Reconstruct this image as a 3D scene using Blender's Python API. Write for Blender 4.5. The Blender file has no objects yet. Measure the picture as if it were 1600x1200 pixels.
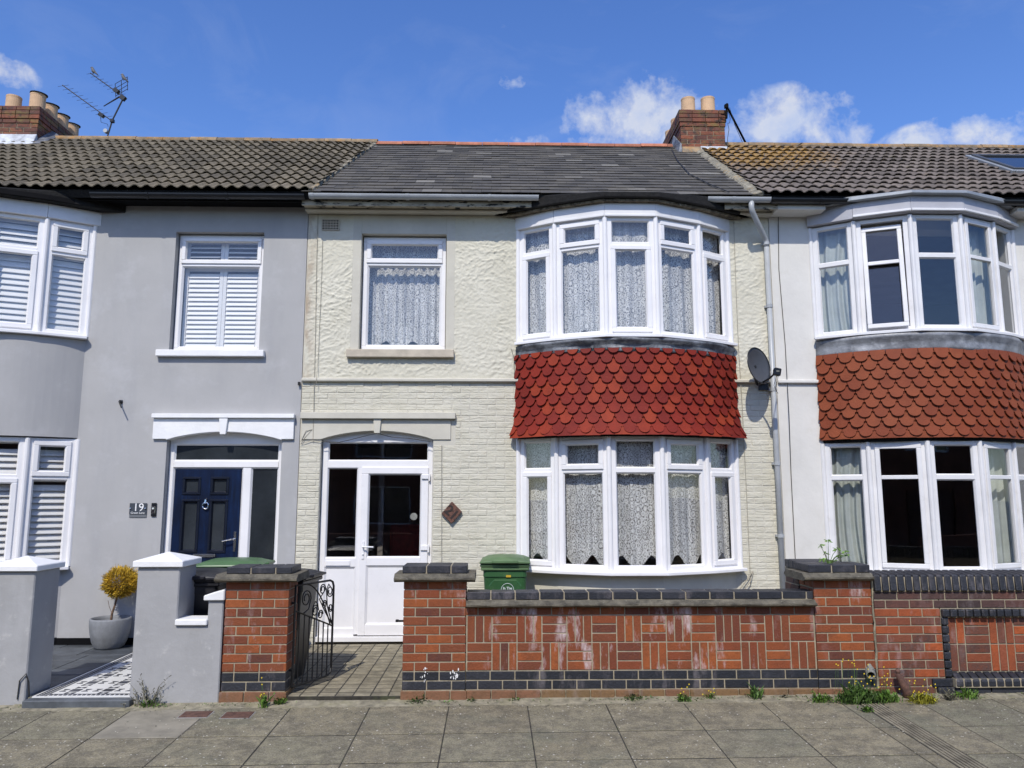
import bpy, bmesh, math, random
from mathutils import Vector, Matrix
R = math.radians
random.seed(7)
scn = bpy.context.scene
col = scn.collection
# ---------------------------------------------------------------- camera
F_PX, CX, CY = 1202.0, 797.0, 600.0
PITCH, YAW = R(8.24), R(1.3)
CAM = Vector((0, -9.8, 1.8))
FW = Vector((math.sin(YAW)*math.cos(PITCH), math.cos(YAW)*math.cos(PITCH), math.sin(PITCH)))
RT = Vector((math.cos(YAW), -math.sin(YAW), 0)); UP = RT.cross(FW)
cd = bpy.data.cameras.new('camera'); co = bpy.data.objects.new('camera', cd); col.objects.link(co)
cd.sensor_width = 36; cd.lens = F_PX*36/1600; cd.shift_x = 3/1600; cd.clip_end = 2000; cd.clip_start = .05
m = Matrix((RT, UP, -FW)).transposed().to_4x4(); m.translation = CAM; co.matrix_world = m
scn.camera = co
# ---------------------------------------------------------------- light
SUN = Vector((-.24, -1, 1.13)).normalized()
sl = bpy.data.lights.new('sun', 'SUN'); so = bpy.data.objects.new('sun', sl); col.objects.link(so)
sl.energy = 4.0; sl.angle = R(.5); sl.color = (1, .945, .855)
so.rotation_euler = SUN.to_track_quat('Z', 'Y').to_euler()
scn.view_settings.view_transform = 'Standard'; scn.view_settings.look = 'None'
scn.view_settings.exposure = -.05; scn.view_settings.gamma = 1
scn.cycles.max_bounces = 8; scn.cycles.transparent_max_bounces = 16
scn.cycles.diffuse_bounces = 4; scn.cycles.caustics_reflective = False; scn.cycles.caustics_refractive = False

def ray(x, y): return FW + RT*((x-CX)/F_PX) + UP*((CY-y)/F_PX)
def A(x, y, Y):                        # photo measurement -> (X, Z) on the plane at depth Y
    r = ray(x, y); t = (Y-CAM.y)/r.y; p = CAM+r*t; return p.x, p.z
def AX(x, y, Y): return A(x, y, Y)[0]
def AZ(x, y, Y): return A(x, y, Y)[1]
def G(x, y, z=0):                      # photo measurement -> (X, Y) on level z
    r = ray(x, y); t = (z-CAM.z)/r.z; p = CAM+r*t; return p.x, p.y
PN_X, PN_Y, PN_0 = .007, .033, -.035   # pavement plane
def pave(x, y): return PN_0 + PN_X*x + PN_Y*(y+2.5)
def GP(x, y):
    r = ray(x, y)
    t = (PN_0 + PN_X*CAM.x + PN_Y*(CAM.y+2.5) - CAM.z)/(r.z - PN_X*r.x - PN_Y*r.y)
    p = CAM+r*t; return p.x, p.y

# ---------------------------------------------------------------- materials
class NT:
    def __init__(s, tree): s.t = tree; s.n = tree.nodes; s.l = tree.links
    def a(s, typ, **k):
        n = s.n.new(typ)
        for kk, v in k.items():
            if kk in n.bl_rna.properties.keys(): setattr(n, kk, v)
        return n
    def set(s, sock, v):
        if hasattr(v, 'is_output') or isinstance(v, bpy.types.NodeSocket): s.l.new(v, sock)
        else:
            if isinstance(v, (tuple, list)) and len(v) == 3 and sock.type == 'RGBA': v = (*v, 1)
            sock.default_value = v
    def math(s, op, a, b=None, c=None, clamp=False):
        n = s.n.new('ShaderNodeMath'); n.operation = op; n.use_clamp = clamp; s.set(n.inputs[0], a)
        if b is not None: s.set(n.inputs[1], b)
        if c is not None: s.set(n.inputs[2], c)
        return n.outputs[0]
    def mix(s, f, a, b, bl='MIX'):
        n = s.n.new('ShaderNodeMix'); n.data_type = 'RGBA'; n.blend_type = bl
        s.set(n.inputs[0], f); s.set(n.inputs[6], a); s.set(n.inputs[7], b); return n.outputs[2]
    def noise(s, vec, scale, detail=4, rough=.55, dist=0):
        n = s.n.new('ShaderNodeTexNoise'); s.set(n.inputs['Vector'], vec); n.inputs['Scale'].default_value = scale
        n.inputs['Detail'].default_value = detail; n.inputs['Roughness'].default_value = rough
        n.inputs['Distortion'].default_value = dist; return n.outputs[0]
    def scale(s, vec, v):
        n = s.n.new('ShaderNodeVectorMath'); n.operation = 'MULTIPLY'; s.set(n.inputs[0], vec); n.inputs[1].default_value = v; return n.outputs[0]
    def ramp(s, f, stops, interp='LINEAR'):
        n = s.n.new('ShaderNodeValToRGB'); n.color_ramp.interpolation = interp; s.set(n.inputs[0], f)
        e = n.color_ramp.elements
        while len(e) < len(stops): e.new(.5)
        for i, (p, c) in enumerate(stops):
            e[i].position = p; e[i].color = (*c, 1) if not isinstance(c, (int, float)) else (c, c, c, 1)
        return n.outputs[0]
def new_mat(name):
    mt = bpy.data.materials.new(name); mt.use_nodes = True; t = NT(mt.node_tree)
    bs = t.n['Principled BSDF']; pos = t.a('ShaderNodeNewGeometry').outputs['Position']
    return mt, t, bs, pos
def island(t): return t.a('ShaderNodeNewGeometry').outputs['Random Per Island']
def simple(name, c, rough=.6, var=.12, vscale=3., bump=0, bscale=60., c2=None, metallic=0, spec=.5, isl=0, streak=None, dirt=None):
    mt, t, bs, pos = new_mat(name)
    c2 = c2 or tuple(x*(1-var*2) for x in c); c1 = tuple(min(1, x*(1+var*.5)) for x in c)
    n = t.noise(pos, vscale, 6, .62)
    out = t.mix(t.ramp(n, [(.32, 0), (.68, 1)]), c2, c1)
    if isl:
        v = t.math('MULTIPLY_ADD', island(t), isl*2, 1-isl)
        out = t.mix(1, out, t.ramp(t.math('MULTIPLY', v, .5), [(0, 0), (1, (2, 2, 2))]), 'MULTIPLY')
    if streak:
        sc, colr, lo, hi, amt = streak
        f = t.ramp(t.noise(t.scale(pos, sc), 1, 5, .6), [(lo, 0), (hi, 1)])
        out = t.mix(t.math('MULTIPLY', f, amt), out, colr)
    if dirt:
        sc, colr, lo, hi, amt = dirt
        f = t.ramp(t.noise(pos, sc, 8, .7), [(lo, 0), (hi, 1)])
        out = t.mix(t.math('MULTIPLY', f, amt), out, colr)
    t.set(bs.inputs['Base Color'], out); bs.inputs['Roughness'].default_value = rough
    bs.inputs['Metallic'].default_value = metallic; bs.inputs['Specular IOR Level'].default_value = spec
    if bump:
        b = t.a('ShaderNodeBump'); b.inputs['Distance'].default_value = bump; b.inputs['Strength'].default_value = 1
        t.set(b.inputs['Height'], t.noise(pos, bscale, 5, .6)); t.set(bs.inputs['Normal'], b.outputs[0])
    return mt
M = {}
M['upvc'] = simple('white_upvc', (.80, .79, .785), .28, .03, 2.5, dirt=(9, (.5, .5, .47), .56, .8, .3))
M['upvc_trim'] = simple('white_upvc_trim', (.74, .735, .73), .4, .05, 3, dirt=(7, (.4, .38, .34), .58, .8, .35))
M['grey_trim'] = simple('grey_painted_board', (.42, .42, .45), .5, .06, 3, dirt=(9, (.2, .2, .2), .6, .8, .4))
M['grey_render'] = simple('grey_smooth_render', (.392, .388, .380), .85, .035, 1.6, .0025, 7, streak=((3, 3, .5), (.32, .322, .326), .48, .72, .55), dirt=(2.2, (.45, .45, .452), .52, .7, .6))
M['grey_wall_low'] = simple('grey_painted_low_wall', (.35, .35, .35), .8, .05, 2.5, .004, 12, streak=((5, 5, 1.2), (.27, .27, .262), .5, .72, .55), dirt=(6, (.50, .49, .47), .58, .7, .7))
M['white_paint'] = simple('white_masonry_paint', (.80, .80, .79), .7, .04, 5, .003, 25)
M['cream_smooth'] = simple('cream_painted_plaster', (.56, .535, .45), .8, .06, 3, .003, 18, dirt=(5, (.42, .38, .28), .58, .8, .4))
M['white_render'] = simple('off_white_render', (.66, .645, .60), .85, .05, 2, .003, 14, dirt=(3, (.5, .47, .38), .57, .8, .45))
M['stone_grey'] = simple('weathered_coping_concrete', (.155, .138, .10), .95, .2, 10, .012, 45, c2=(.05, .045, .034), dirt=(34, (.42, .39, .32), .6, .72, .6))
M['concrete_cill'] = simple('cream_concrete_sill', (.52, .46, .36), .85, .12, 6, .003, 40)
M['mortar'] = simple('pale_mortar', (.36, .31, .22), .95, .15, 12, .003, 90)
M['black_paint'] = simple('black_paint', (.005, .005, .006), .5, .2, 5)
M['black_paint'].node_tree.nodes['Principled BSDF'].inputs['Specular IOR Level'].default_value = .12; M['black_paint'].node_tree.nodes['Principled BSDF'].inputs['Roughness'].default_value = .8
M['black_plastic'] = simple('black_gutter_plastic', (.007, .008, .010), .35, .15, 4)
M['black_felt'] = simple('black_felt', (.009, .0085, .008), .95, .4, 12, .012, 25)
M['rot_wood'] = simple('rotten_painted_timber', (.20, .165, .11), .95, .4, 14, .012, 30, c2=(.03, .024, .018), dirt=(25, (.42, .38, .3), .58, .68, .8))
M['peel'] = simple('peeling_cream_fascia', (.42, .38, .29), .85, .2, 6, .004, 20, streak=((6, 6, 26), (.012, .012, .012), .56, .6, 1))
M['gutter_grey'] = simple('grey_gutter_plastic', (.40, .42, .43), .38, .1, 4, dirt=(6, (.25, .25, .23), .55, .8, .5))
M['lead'] = simple('lead_flashing', (.20, .21, .225), .55, .4, 7, .02, 9, c2=(.05, .052, .06), metallic=.25, dirt=(10, (.42, .43, .44), .58, .7, .6))
M['lead_light'] = simple('pale_lead_flashing', (.55, .58, .62), .6, .25, 9, .01, 14, metallic=.1)
M['terracotta'] = simple('terracotta_ridge', (.44, .17, .10), .85, .2, 6, .003, 30, isl=.2, dirt=(9, (.25, .14, .08), .55, .75, .5))
M['ridge_lichen'] = simple('lichened_ridge', (.30, .21, .12), .95, .3, 8, .006, 25, c2=(.13, .11, .08), isl=.25, dirt=(6, (.42, .20, .04), .5, .66, .7))
M['pot'] = simple('buff_chimney_pot', (.60, .40, .24), .85, .1, 5, .002, 30, dirt=(8, (.3, .2, .14), .6, .8, .4))
M['verge'] = simple('verge_mortar', (.30, .275, .21), 1, .3, 14, .015, 30, dirt=(9, (.36, .2, .03), .55, .68, .75))
M['navy'] = simple('navy_composite_door', (.002, .009, .036), .42, .35, 3, .0015, 30, c2=(.0015, .004, .013), streak=((45, 45, 3), (.004, .018, .062), .5, .7, .8), spec=.25)
M['navy_mould'] = simple('dark_door_moulding', (.006, .009, .02), .3, .1, 3)
M['chrome'] = simple('chrome', (.75, .75, .74), .15, .02, 3, metallic=1)
M['handle_white'] = simple('white_handle', (.78, .78, .78), .25, .02, 3)
M['louvre'] = simple('white_louvre', (.80, .79, .78), .5, .03, 3)
M['iron'] = simple('black_wrought_iron', (.008, .008, .009), .45, .3, 20)
M['dish'] = simple('dark_grey_dish', (.062, .068, .078), .55, .1, 4)
M['aerial'] = simple('weathered_aerial_metal', (.05, .048, .05), .5, .3, 20, metallic=.5)
M['bird'] = simple('dark_bird_feathers', (.045, .045, .05), .8, .4, 40, c2=(.2, .2, .2))
M['bin_green'] = simple('green_bin_plastic', (.028, .10, .030), .48, .15, 3, dirt=(5, (.10, .16, .07), .5, .8, .5))
M['bin_lid'] = simple('faded_green_lid', (.10, .18, .075), .5, .15, 3, .001, 60, dirt=(6, (.16, .22, .10), .5, .8, .5))
M['bin_lid_bright'] = simple('green_lid_plastic', (.07, .15, .06), .4, .1, 3)
M['bin_black'] = simple('black_bin_plastic', (.014, .014, .018), .42, .2, 4, dirt=(6, (.05, .05, .055), .5, .8, .6))
M['rubber'] = simple('black_rubber', (.02, .02, .02), .8, .1)
M['yellow'] = simple('yellow_label', (.5, .33, .02), .6, .05)
M['label_white'] = simple('white_print', (.60, .65, .62), .6, .05)
M['sign_grey'] = simple('slate_grey_sign', (.065, .075, .09), .25, .05)
M['plate_clear'] = simple('grey_backing_plate', (.16, .17, .18), .25, .05)
M['wood_sign'] = simple('dark_carved_wood', (.16, .07, .045), .6, .2, 20, .003, 60, streak=((60, 60, 60), (.03, .015, .01), .45, .6, .7))
M['wood_dark'] = simple('dark_carving', (.03, .018, .014), .6, .1)
M['slate_pave'] = simple('dark_slate_paving', (.085, .095, .105), .55, .25, 5, .004, 25, isl=.3)
M['mosaic_white'] = simple('white_mosaic_tile', (.76, .76, .73), .3, .05, 6, isl=.04)
M['mosaic_dark'] = simple('charcoal_mosaic_tile', (.05, .055, .07), .35, .1, 6, isl=.2)
M['planter'] = simple('grey_fibre_clay', (.24, .25, .26), .8, .18, 5, .003, 30, streak=((14, 14, 3), (.16, .165, .17), .5, .7, .5))
M['soil'] = simple('soil', (.05, .035, .025), 1, .3, 20, .01, 60)
M['bark'] = simple('bark', (.18, .11, .07), .9, .3, 30, .004, 60)
M['gold_leaf'] = simple('golden_conifer_leaf', (.62, .40, .03), .7, .3, 12, isl=.45)
M['leaf'] = simple('weed_leaf', (.13, .24, .035), .65, .3, 25, isl=.5)
M['leaf_dark'] = simple('dark_weed_leaf', (.085, .16, .03), .6, .3, 25, isl=.5)
M['leaf_yellow'] = simple('yellow_green_leaf', (.40, .38, .03), .7, .3, 25, isl=.4)
M['leaf_grey'] = simple('grey_dry_leaf', (.16, .15, .10), .8, .3, 25, isl=.4)
M['petal'] = simple('yellow_petal', (.72, .52, .01), .6, .05)
M['rust'] = simple('rusty_iron', (.13, .065, .045), .8, .3, 25, .004, 50)
M['pipe_clay'] = simple('grey_clay_pipe', (.24, .24, .21), .8, .2, 12, .003, 40)
M['room'] = simple('room_wall', (.22, .20, .18), .9, .1, 2)
M['room_floor'] = simple('room_floor', (.10, .075, .055), .8, .2, 3)
M['red_reflect'] = simple('reflected_red', (.30, .02, .02), .8, .2, 10)  # red of a reflected car, given to the shape behind the door
M['cable'] = simple('black_cable', (.03, .03, .03), .6, .1)
M['cable_cream'] = simple('painted_cable', (.36, .33, .26), .7, .1)
M['drape'] = simple('pale_drape_fabric', (.46, .50, .47), .85, .1, 4)
M['asphalt'] = simple('asphalt', (.055, .055, .057), .9, .2, 2, .006, 120)
M['kerb'] = simple('kerb_stone', (.26, .25, .23), .9, .15, 5, .004, 60)
M['opp_brick'] = simple('far_side_brick', (.24, .10, .06), .9, .25, 3)
M['opp_roof'] = simple('far_side_roof', (.10, .09, .085), .9, .2, 3)
M['velux'] = simple('roof_window_frame', (.07, .075, .08), .4, .1, 3)
M['velux_light'] = simple('roof_window_flashing', (.34, .36, .37), .45, .1, 5, metallic=.3)
M['dark_pane'] = simple('dark_glazing', (.01, .012, .015), .06, .1, 3, spec=.8)
M['garden_conc'] = simple('garden_concrete', (.24, .225, .19), .95, .25, 4, .006, 50)

def roof_mat(name, c1, c2, lich=None):
    mt, t, bs, pos = new_mat(name)
    r = island(t); base = t.ramp(r, [(0, c2), (.5, c1), (1, tuple(x*1.25 for x in c1))])
    n = t.noise(pos, 9, 8, .7); base = t.mix(t.ramp(n, [(.4, 0), (.75, .8)]), base, tuple(x*.5 for x in c1))
    n2 = t.noise(pos, 45, 4, .7); base = t.mix(t.ramp(n2, [(.58, 0), (.72, .5)]), base, tuple(min(1, x*2.0) for x in c1))
    if lich:
        cx, cy, cz, rad = lich
        d = t.a('ShaderNodeVectorMath', operation='DISTANCE'); t.set(d.inputs[0], pos); d.inputs[1].default_value = (cx, cy, cz)
        f = t.math('SUBTRACT', 1, t.math('DIVIDE', d.outputs['Value'], rad), clamp=True)
        f = t.math('MULTIPLY', t.ramp(t.math('ADD', t.math('MULTIPLY', f, 1.0), t.noise(pos, 5, 6, .7)), [(.62, 0), (1, 1)]), t.math('GREATER_THAN', t.noise(pos, 16, 5, .7), .47))
        base = t.mix(t.math('MULTIPLY', f, .78), base, (.36, .20, .03))
    if lich is not None or True:
        f3 = t.ramp(t.noise(pos, 3.3, 8, .72), [(.6, 0), (.72, .45)]); base = t.mix(f3, base, (.17, .15, .06))
    t.set(bs.inputs['Base Color'], base); bs.inputs['Roughness'].default_value = .9
    b = t.a('ShaderNodeBump'); b.inputs['Distance'].default_value = .006; t.set(b.inputs['Height'], t.noise(pos, 50, 4, .6)); t.set(bs.inputs['Normal'], b.outputs[0])
    return mt
M['tile_left'] = roof_mat('brown_grey_roof_tile', (.18, .150, .100), (.115, .098, .068))
M['tile_right'] = roof_mat('brown_roof_tile', (.175, .145, .12), (.11, .092, .076), (3.95, 2.1, 7.4, 2.0))
def slate_mat():
    mt, t, bs, pos = new_mat('blue_grey_slate')
    base = t.ramp(island(t), [(0, (.050, .047, .041)), (.5, (.068, .063, .055)), (.93, (.085, .078, .068)), (1, (.20, .19, .165))])
    base = t.mix(t.ramp(t.noise(pos, 3, 8, .7), [(.45, 0), (.72, .7)]), base, (.14, .125, .095))
    base = t.mix(t.ramp(t.noise(pos, 30, 5, .7), [(.6, 0), (.7, .5)]), base, (.16, .16, .15))
    t.set(bs.inputs['Base Color'], base); bs.inputs['Roughness'].default_value = .85
    b = t.a('ShaderNodeBump'); b.inputs['Distance'].default_value = .004; t.set(b.inputs['Height'], t.noise(pos, 25, 5, .6)); t.set(bs.inputs['Normal'], b.outputs[0])
    return mt
M['slate'] = slate_mat()
def club_mat(name, a, b_, c):
    mt, t, bs, pos = new_mat(name)
    base = t.ramp(island(t), [(0, a), (.5, b_), (1, c)])
    base = t.mix(t.ramp(t.noise(pos, 6, 8, .7), [(.45, 0), (.8, .6)]), base, tuple(x*.62 for x in a))
    base = t.mix(t.ramp(t.noise(pos, 24, 6, .7), [(.56, 0), (.8, .45)]), base, (c[0]*1.25, c[1]*1.9, c[2]*1.9))
    t.set(bs.inputs['Base Color'], base); bs.inputs['Roughness'].default_value = .72; bs.inputs['Specular IOR Level'].default_value = .3
    b = t.a('ShaderNodeBump'); b.inputs['Distance'].default_value = .004; t.set(b.inputs['Height'], t.noise(pos, 60, 4, .6)); t.set(bs.inputs['Normal'], b.outputs[0])
    return mt
M['club_red'] = club_mat('painted_red_tile', (.15, .011, .006), (.205, .017, .007), (.27, .034, .010))
M['club_clay'] = club_mat('clay_red_tile', (.175, .036, .013), (.205, .046, .017), (.23, .056, .020))
def brick_mat(name, cols, eff=.5, rough=.75, moss=0):
    mt, t, bs, pos = new_mat(name)
    n = len(cols); base = t.ramp(island(t), [(i/max(1, n-1), c) for i, c in enumerate(cols)])
    base = t.mix(t.ramp(t.noise(pos, 14, 6, .7), [(.4, 0), (.75, .5)]), base, tuple(x*.55 for x in cols[n//2]))
    base = t.mix(t.ramp(t.noise(pos, 4.5, 8, .75), [(.46, 0), (.7, .65)]), base, tuple(x*.34+.006 for x in cols[n//2]))
    base = t.mix(t.ramp(t.noise(pos, 38, 6, .75), [(.5, 0), (.7, .55)]), base, tuple(x*.45 for x in cols[n//2]))
    base = t.mix(t.ramp(t.noise(pos, 90, 3, .7), [(.6, 0), (.75, .35)]), base, tuple(min(1, x*1.8+.03) for x in cols[n//2]))
    if eff:
        f = t.ramp(t.noise(t.scale(pos, (9, 9, 3)), 1, 7, .68), [(.53, 0), (.70, 1)])
        f2 = t.ramp(t.noise(t.scale(pos, (1.3, 1, .8)), 1, 2, .5), [(.40, 0), (.6, 1)])
        base = t.mix(t.math('MULTIPLY', t.math('MULTIPLY', f, f2), eff), base, (.62, .54, .54))
    if moss:
        base = t.mix(t.ramp(t.noise(t.scale(pos, (3, 3, 9)), 1, 6, .7), [(.5, 0), (.66, .8)]), base, (.16, .13, .03))
        base = t.mix(t.ramp(t.noise(pos, 7, 7, .7), [(.52, 0), (.62, .85)]), base, (.028, .02, .015))
    t.set(bs.inputs['Base Color'], base); bs.inputs['Roughness'].default_value = rough
    b = t.a('ShaderNodeBump'); b.inputs['Distance'].default_value = .006; t.set(b.inputs['Height'], t.noise(pos, 55, 6, .65)); t.set(bs.inputs['Normal'], b.outputs[0])
    return mt
M['brick_red'] = brick_mat('red_facing_brick', [(.085, .028, .020), (.16, .036, .015), (.22, .050, .015), (.32, .084, .018), (.12, .032, .020), (.24, .060, .016), (.18, .05, .02)], .75)
M['brick_mix'] = brick_mat('mixed_red_brick', [(.045, .033, .03), (.13, .05, .032), (.23, .06, .022), (.40, .085, .018), (.13, .055, .038), (.07, .042, .034)], .25)
M['brick_dark'] = brick_mat('sooty_brick', [(.045, .028, .026), (.08, .04, .034), (.13, .05, .035)], .12)
M['brick_blue'] = brick_mat('blue_engineering_brick', [(.014, .016, .021), (.020, .022, .029), (.030, .032, .040)], .16, .5)
M['brick_brown'] = brick_mat('stained_plinth_brick', [(.17, .105, .045), (.21, .12, .05), (.22, .095, .05)], .15)
M['brick_chim'] = brick_mat('chimney_brick', [(.08, .032, .022), (.17, .048, .025), (.26, .075, .03)], .1, moss=1)

def brick_paint_mat():
    mt, t, bs, pos = new_mat('cream_painted_brick')
    n = t.noise(pos, 2.2, 6, .6)
    base = t.mix(t.ramp(n, [(.35, 0), (.7, 1)]), (.53, .505, .40), (.61, .585, .485))
    base = t.mix(t.math('MULTIPLY', t.ramp(t.noise(pos, 11, 8, .72), [(.55, 0), (.78, 1)]), .35), base, (.48, .36, .27))
    t.set(bs.inputs['Base Color'], base); bs.inputs['Roughness'].default_value = .75
    b = t.a('ShaderNodeBump'); b.inputs['Distance'].default_value = .016; b.inputs['Strength'].default_value = 1
    h = t.math('ADD', t.noise(t.scale(pos, (7, 7, 22)), 1, 6, .6, .6), t.math('MULTIPLY', t.noise(pos, 60, 3, .6), .2))
    t.set(b.inputs['Height'], h); t.set(bs.inputs['Normal'], b.outputs[0]); return mt
M['brick_paint'] = brick_paint_mat()
def stucco_mat():
    mt, t, bs, pos = new_mat('cream_rough_stucco')
    n = t.noise(pos, 1.6, 5, .6)
    base = t.mix(t.ramp(n, [(.35, 0), (.7, 1)]), (.55, .525, .42), (.63, .605, .50))
    base = t.mix(t.math('MULTIPLY', t.ramp(t.noise(pos, 20, 8, .72), [(.55, 0), (.8, 1)]), .3), base, (.44, .38, .28))
    sx = t.a('ShaderNodeSeparateXYZ'); t.set(sx.inputs[0], pos); dxl = t.math('SUBTRACT', 1, t.math('MULTIPLY', t.math('ABSOLUTE', t.math('ADD', sx.outputs[0], 2.44)), 6), clamp=True)
    base = t.mix(t.math('MULTIPLY', dxl, t.ramp(t.noise(t.scale(pos, (8, 8, 3)), 1, 6, .7), [(.38, 0), (.6, .85)])), base, (.33, .24, .16))
    t.set(bs.inputs['Base Color'], base); bs.inputs['Roughness'].default_value = .8
    b = t.a('ShaderNodeBump'); b.inputs['Distance'].default_value = .004
    t.set(b.inputs['Height'], t.noise(pos, 60, 4, .6)); t.set(bs.inputs['Normal'], b.outputs[0]); return mt
M['stucco'] = stucco_mat()
def glass_mat(name='window_glass', ior=1.75, tint=(.965, .968, .965)):
    mt = bpy.data.materials.new(name); mt.use_nodes = True; t = NT(mt.node_tree); t.n.remove(t.n['Principled BSDF'])
    lw = t.a('ShaderNodeLayerWeight'); lw.inputs['Blend'].default_value = .5
    f0 = ((ior-1)/(ior+1))**2
    fr_ = t.math('MULTIPLY_ADD', t.math('POWER', lw.outputs['Facing'], 5.0), 1-f0, f0)
    gl = t.a('ShaderNodeBsdfGlossy'); gl.inputs['Roughness'].default_value = .0; gl.inputs['Color'].default_value = (.95, .97, 1, 1)
    tr = t.a('ShaderNodeBsdfTransparent'); tr.inputs['Color'].default_value = (*tint, 1)
    pos = t.a('ShaderNodeNewGeometry').outputs['Position']
    b = t.a('ShaderNodeBump'); b.inputs['Distance'].default_value = .01; b.inputs['Strength'].default_value = .12
    t.set(b.inputs['Height'], t.noise(pos, 1.6, 1, .5)); t.set(gl.inputs['Normal'], b.outputs[0])
    mx = t.a('ShaderNodeMixShader'); t.l.new(fr_, mx.inputs[0]); t.l.new(tr.outputs[0], mx.inputs[1]); t.l.new(gl.outputs[0], mx.inputs[2])
    t.l.new(mx.outputs[0], t.n['Material Output'].inputs[0]); return mt
M['glass'] = glass_mat('window_glass', 1.56); M['glass_obs'] = simple('obscured_dark_glass', (.030, .036, .042), .16, .25, 1.5, .002, 9, spec=.6)
def lace_mat():
    mt, t, bs, pos = new_mat('white_lace_net')
    uv = t.a('ShaderNodeUVMap').outputs[0]
    def rings(scale, off, w):
        v = t.a('ShaderNodeTexVoronoi', feature='F1'); t.set(v.inputs['Vector'], uv); v.inputs['Scale'].default_value = scale; v.inputs['Randomness'].default_value = off
        d = v.outputs['Distance']
        return d
    d = rings(11, .45, 0)
    s1 = t.math('ABSOLUTE', t.math('SINE', t.math('MULTIPLY', d, 11)))
    v2 = t.a('ShaderNodeTexVoronoi', feature='DISTANCE_TO_EDGE'); t.set(v2.inputs['Vector'], uv); v2.inputs['Scale'].default_value = 38
    s2 = t.math('LESS_THAN', v2.outputs['Distance'], .10)
    n = t.math('GREATER_THAN', t.noise(uv, 62, 2, .5, 1.2), .54)
    pat = t.math('MAXIMUM', t.math('MULTIPLY', t.math('GREATER_THAN', s1, .84), .85), t.math('MAXIMUM', t.math('MULTIPLY', s2, .62), t.math('MULTIPLY', n, .78)))
    fold = t.noise(t.scale(uv, (16, .5, 1)), 1, 3, .6); wash = t.noise(uv, 2.3, 3, .6)
    alpha = t.math('MULTIPLY', t.math('MAXIMUM', pat, .10), t.ramp(t.math('ADD', t.math('MULTIPLY', fold, .7), t.math('MULTIPLY', wash, .3)), [(.36, .62), (.58, 1.0)]))
    t.set(bs.inputs['Base Color'], (.88, .88, .86)); bs.inputs['Roughness'].default_value = .9
    t.set(bs.inputs['Alpha'], alpha); bs.inputs['Specular IOR Level'].default_value = .1
    bs.inputs['Subsurface Weight'].default_value = 0
    return mt
M['lace'] = lace_mat()
def pavement_mat():
    mt, t, bs, pos = new_mat('pavement_slab')
    r = island(t)
    base = t.ramp(r, [(0, (.20, .172, .102)), (.4, (.262, .226, .137)), (.7, (.235, .212, .13)), (.85, (.17, .168, .105)), (1, (.285, .244, .148))])
    base = t.mix(t.ramp(t.noise(pos, 1.8, 8, .7), [(.38, 0), (.72, .7)]), base, (.31, .272, .175))
    base = t.mix(t.ramp(t.noise(pos, 7, 9, .75), [(.42, 0), (.6, .8)]), base, (.10, .088, .058))
    base = t.mix(t.ramp(t.noise(t.scale(pos, (1, 1.6, 1)), 22, 7, .75), [(.52, 0), (.66, .55)]), base, (.30, .27, .205))
    base = t.mix(t.ramp(t.noise(pos, 70, 4, .7), [(.46, 0), (.66, .75)]), base, (.075, .068, .055))
    base = t.mix(t.ramp(t.noise(pos, 110, 3, .7), [(.56, 0), (.68, .6)]), base, (.44, .40, .31))
    v = t.a('ShaderNodeTexVoronoi'); t.set(v.inputs['Vector'], t.scale(pos, (1, 1, 1))); v.inputs['Scale'].default_value = 19
    wn = t.math('ADD', v.outputs['Distance'], t.math('MULTIPLY', t.noise(pos, 60, 2), .12))
    sp = t.math('MULTIPLY', t.math('LESS_THAN', wn, .19), t.math('GREATER_THAN', t.noise(pos, 3.0, 4, .6), .53))
    base = t.mix(t.math('MULTIPLY', sp, .85), base, (.60, .57, .48))
    # patches of green-grey algae
    base = t.mix(t.ramp(t.noise(pos, 1.1, 5, .6), [(.55, 0), (.7, .35)]), base, (.10, .12, .085))
    t.set(bs.inputs['Base Color'], base); bs.inputs['Roughness'].default_value = .95
    b = t.a('ShaderNodeBump'); b.inputs['Distance'].default_value = .004; t.set(b.inputs['Height'], t.noise(pos, 90, 5, .7)); t.set(bs.inputs['Normal'], b.outputs[0])
    return mt
M['pave'] = pavement_mat()
M['pave_pale'] = simple('pale_new_slab', (.27, .245, .185), .95, .15, 6, .003, 80)
M['joint'] = simple('slab_joint_dirt', (.05, .045, .035), 1, .3, 12, .004, 60, dirt=(5, (.08, .10, .03), .55, .7, .6))
M['fillet'] = simple('mortar_fillet', (.30, .27, .19), 1, .25, 14, .006, 50, dirt=(5, (.18, .17, .07), .5, .7, .6))
M['path_block'] = simple('grooved_path_slab', (.27, .238, .165), .95, .25, 7, .006, 60, isl=.12, dirt=(40, (.36, .33, .27), .6, .72, .5))

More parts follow.
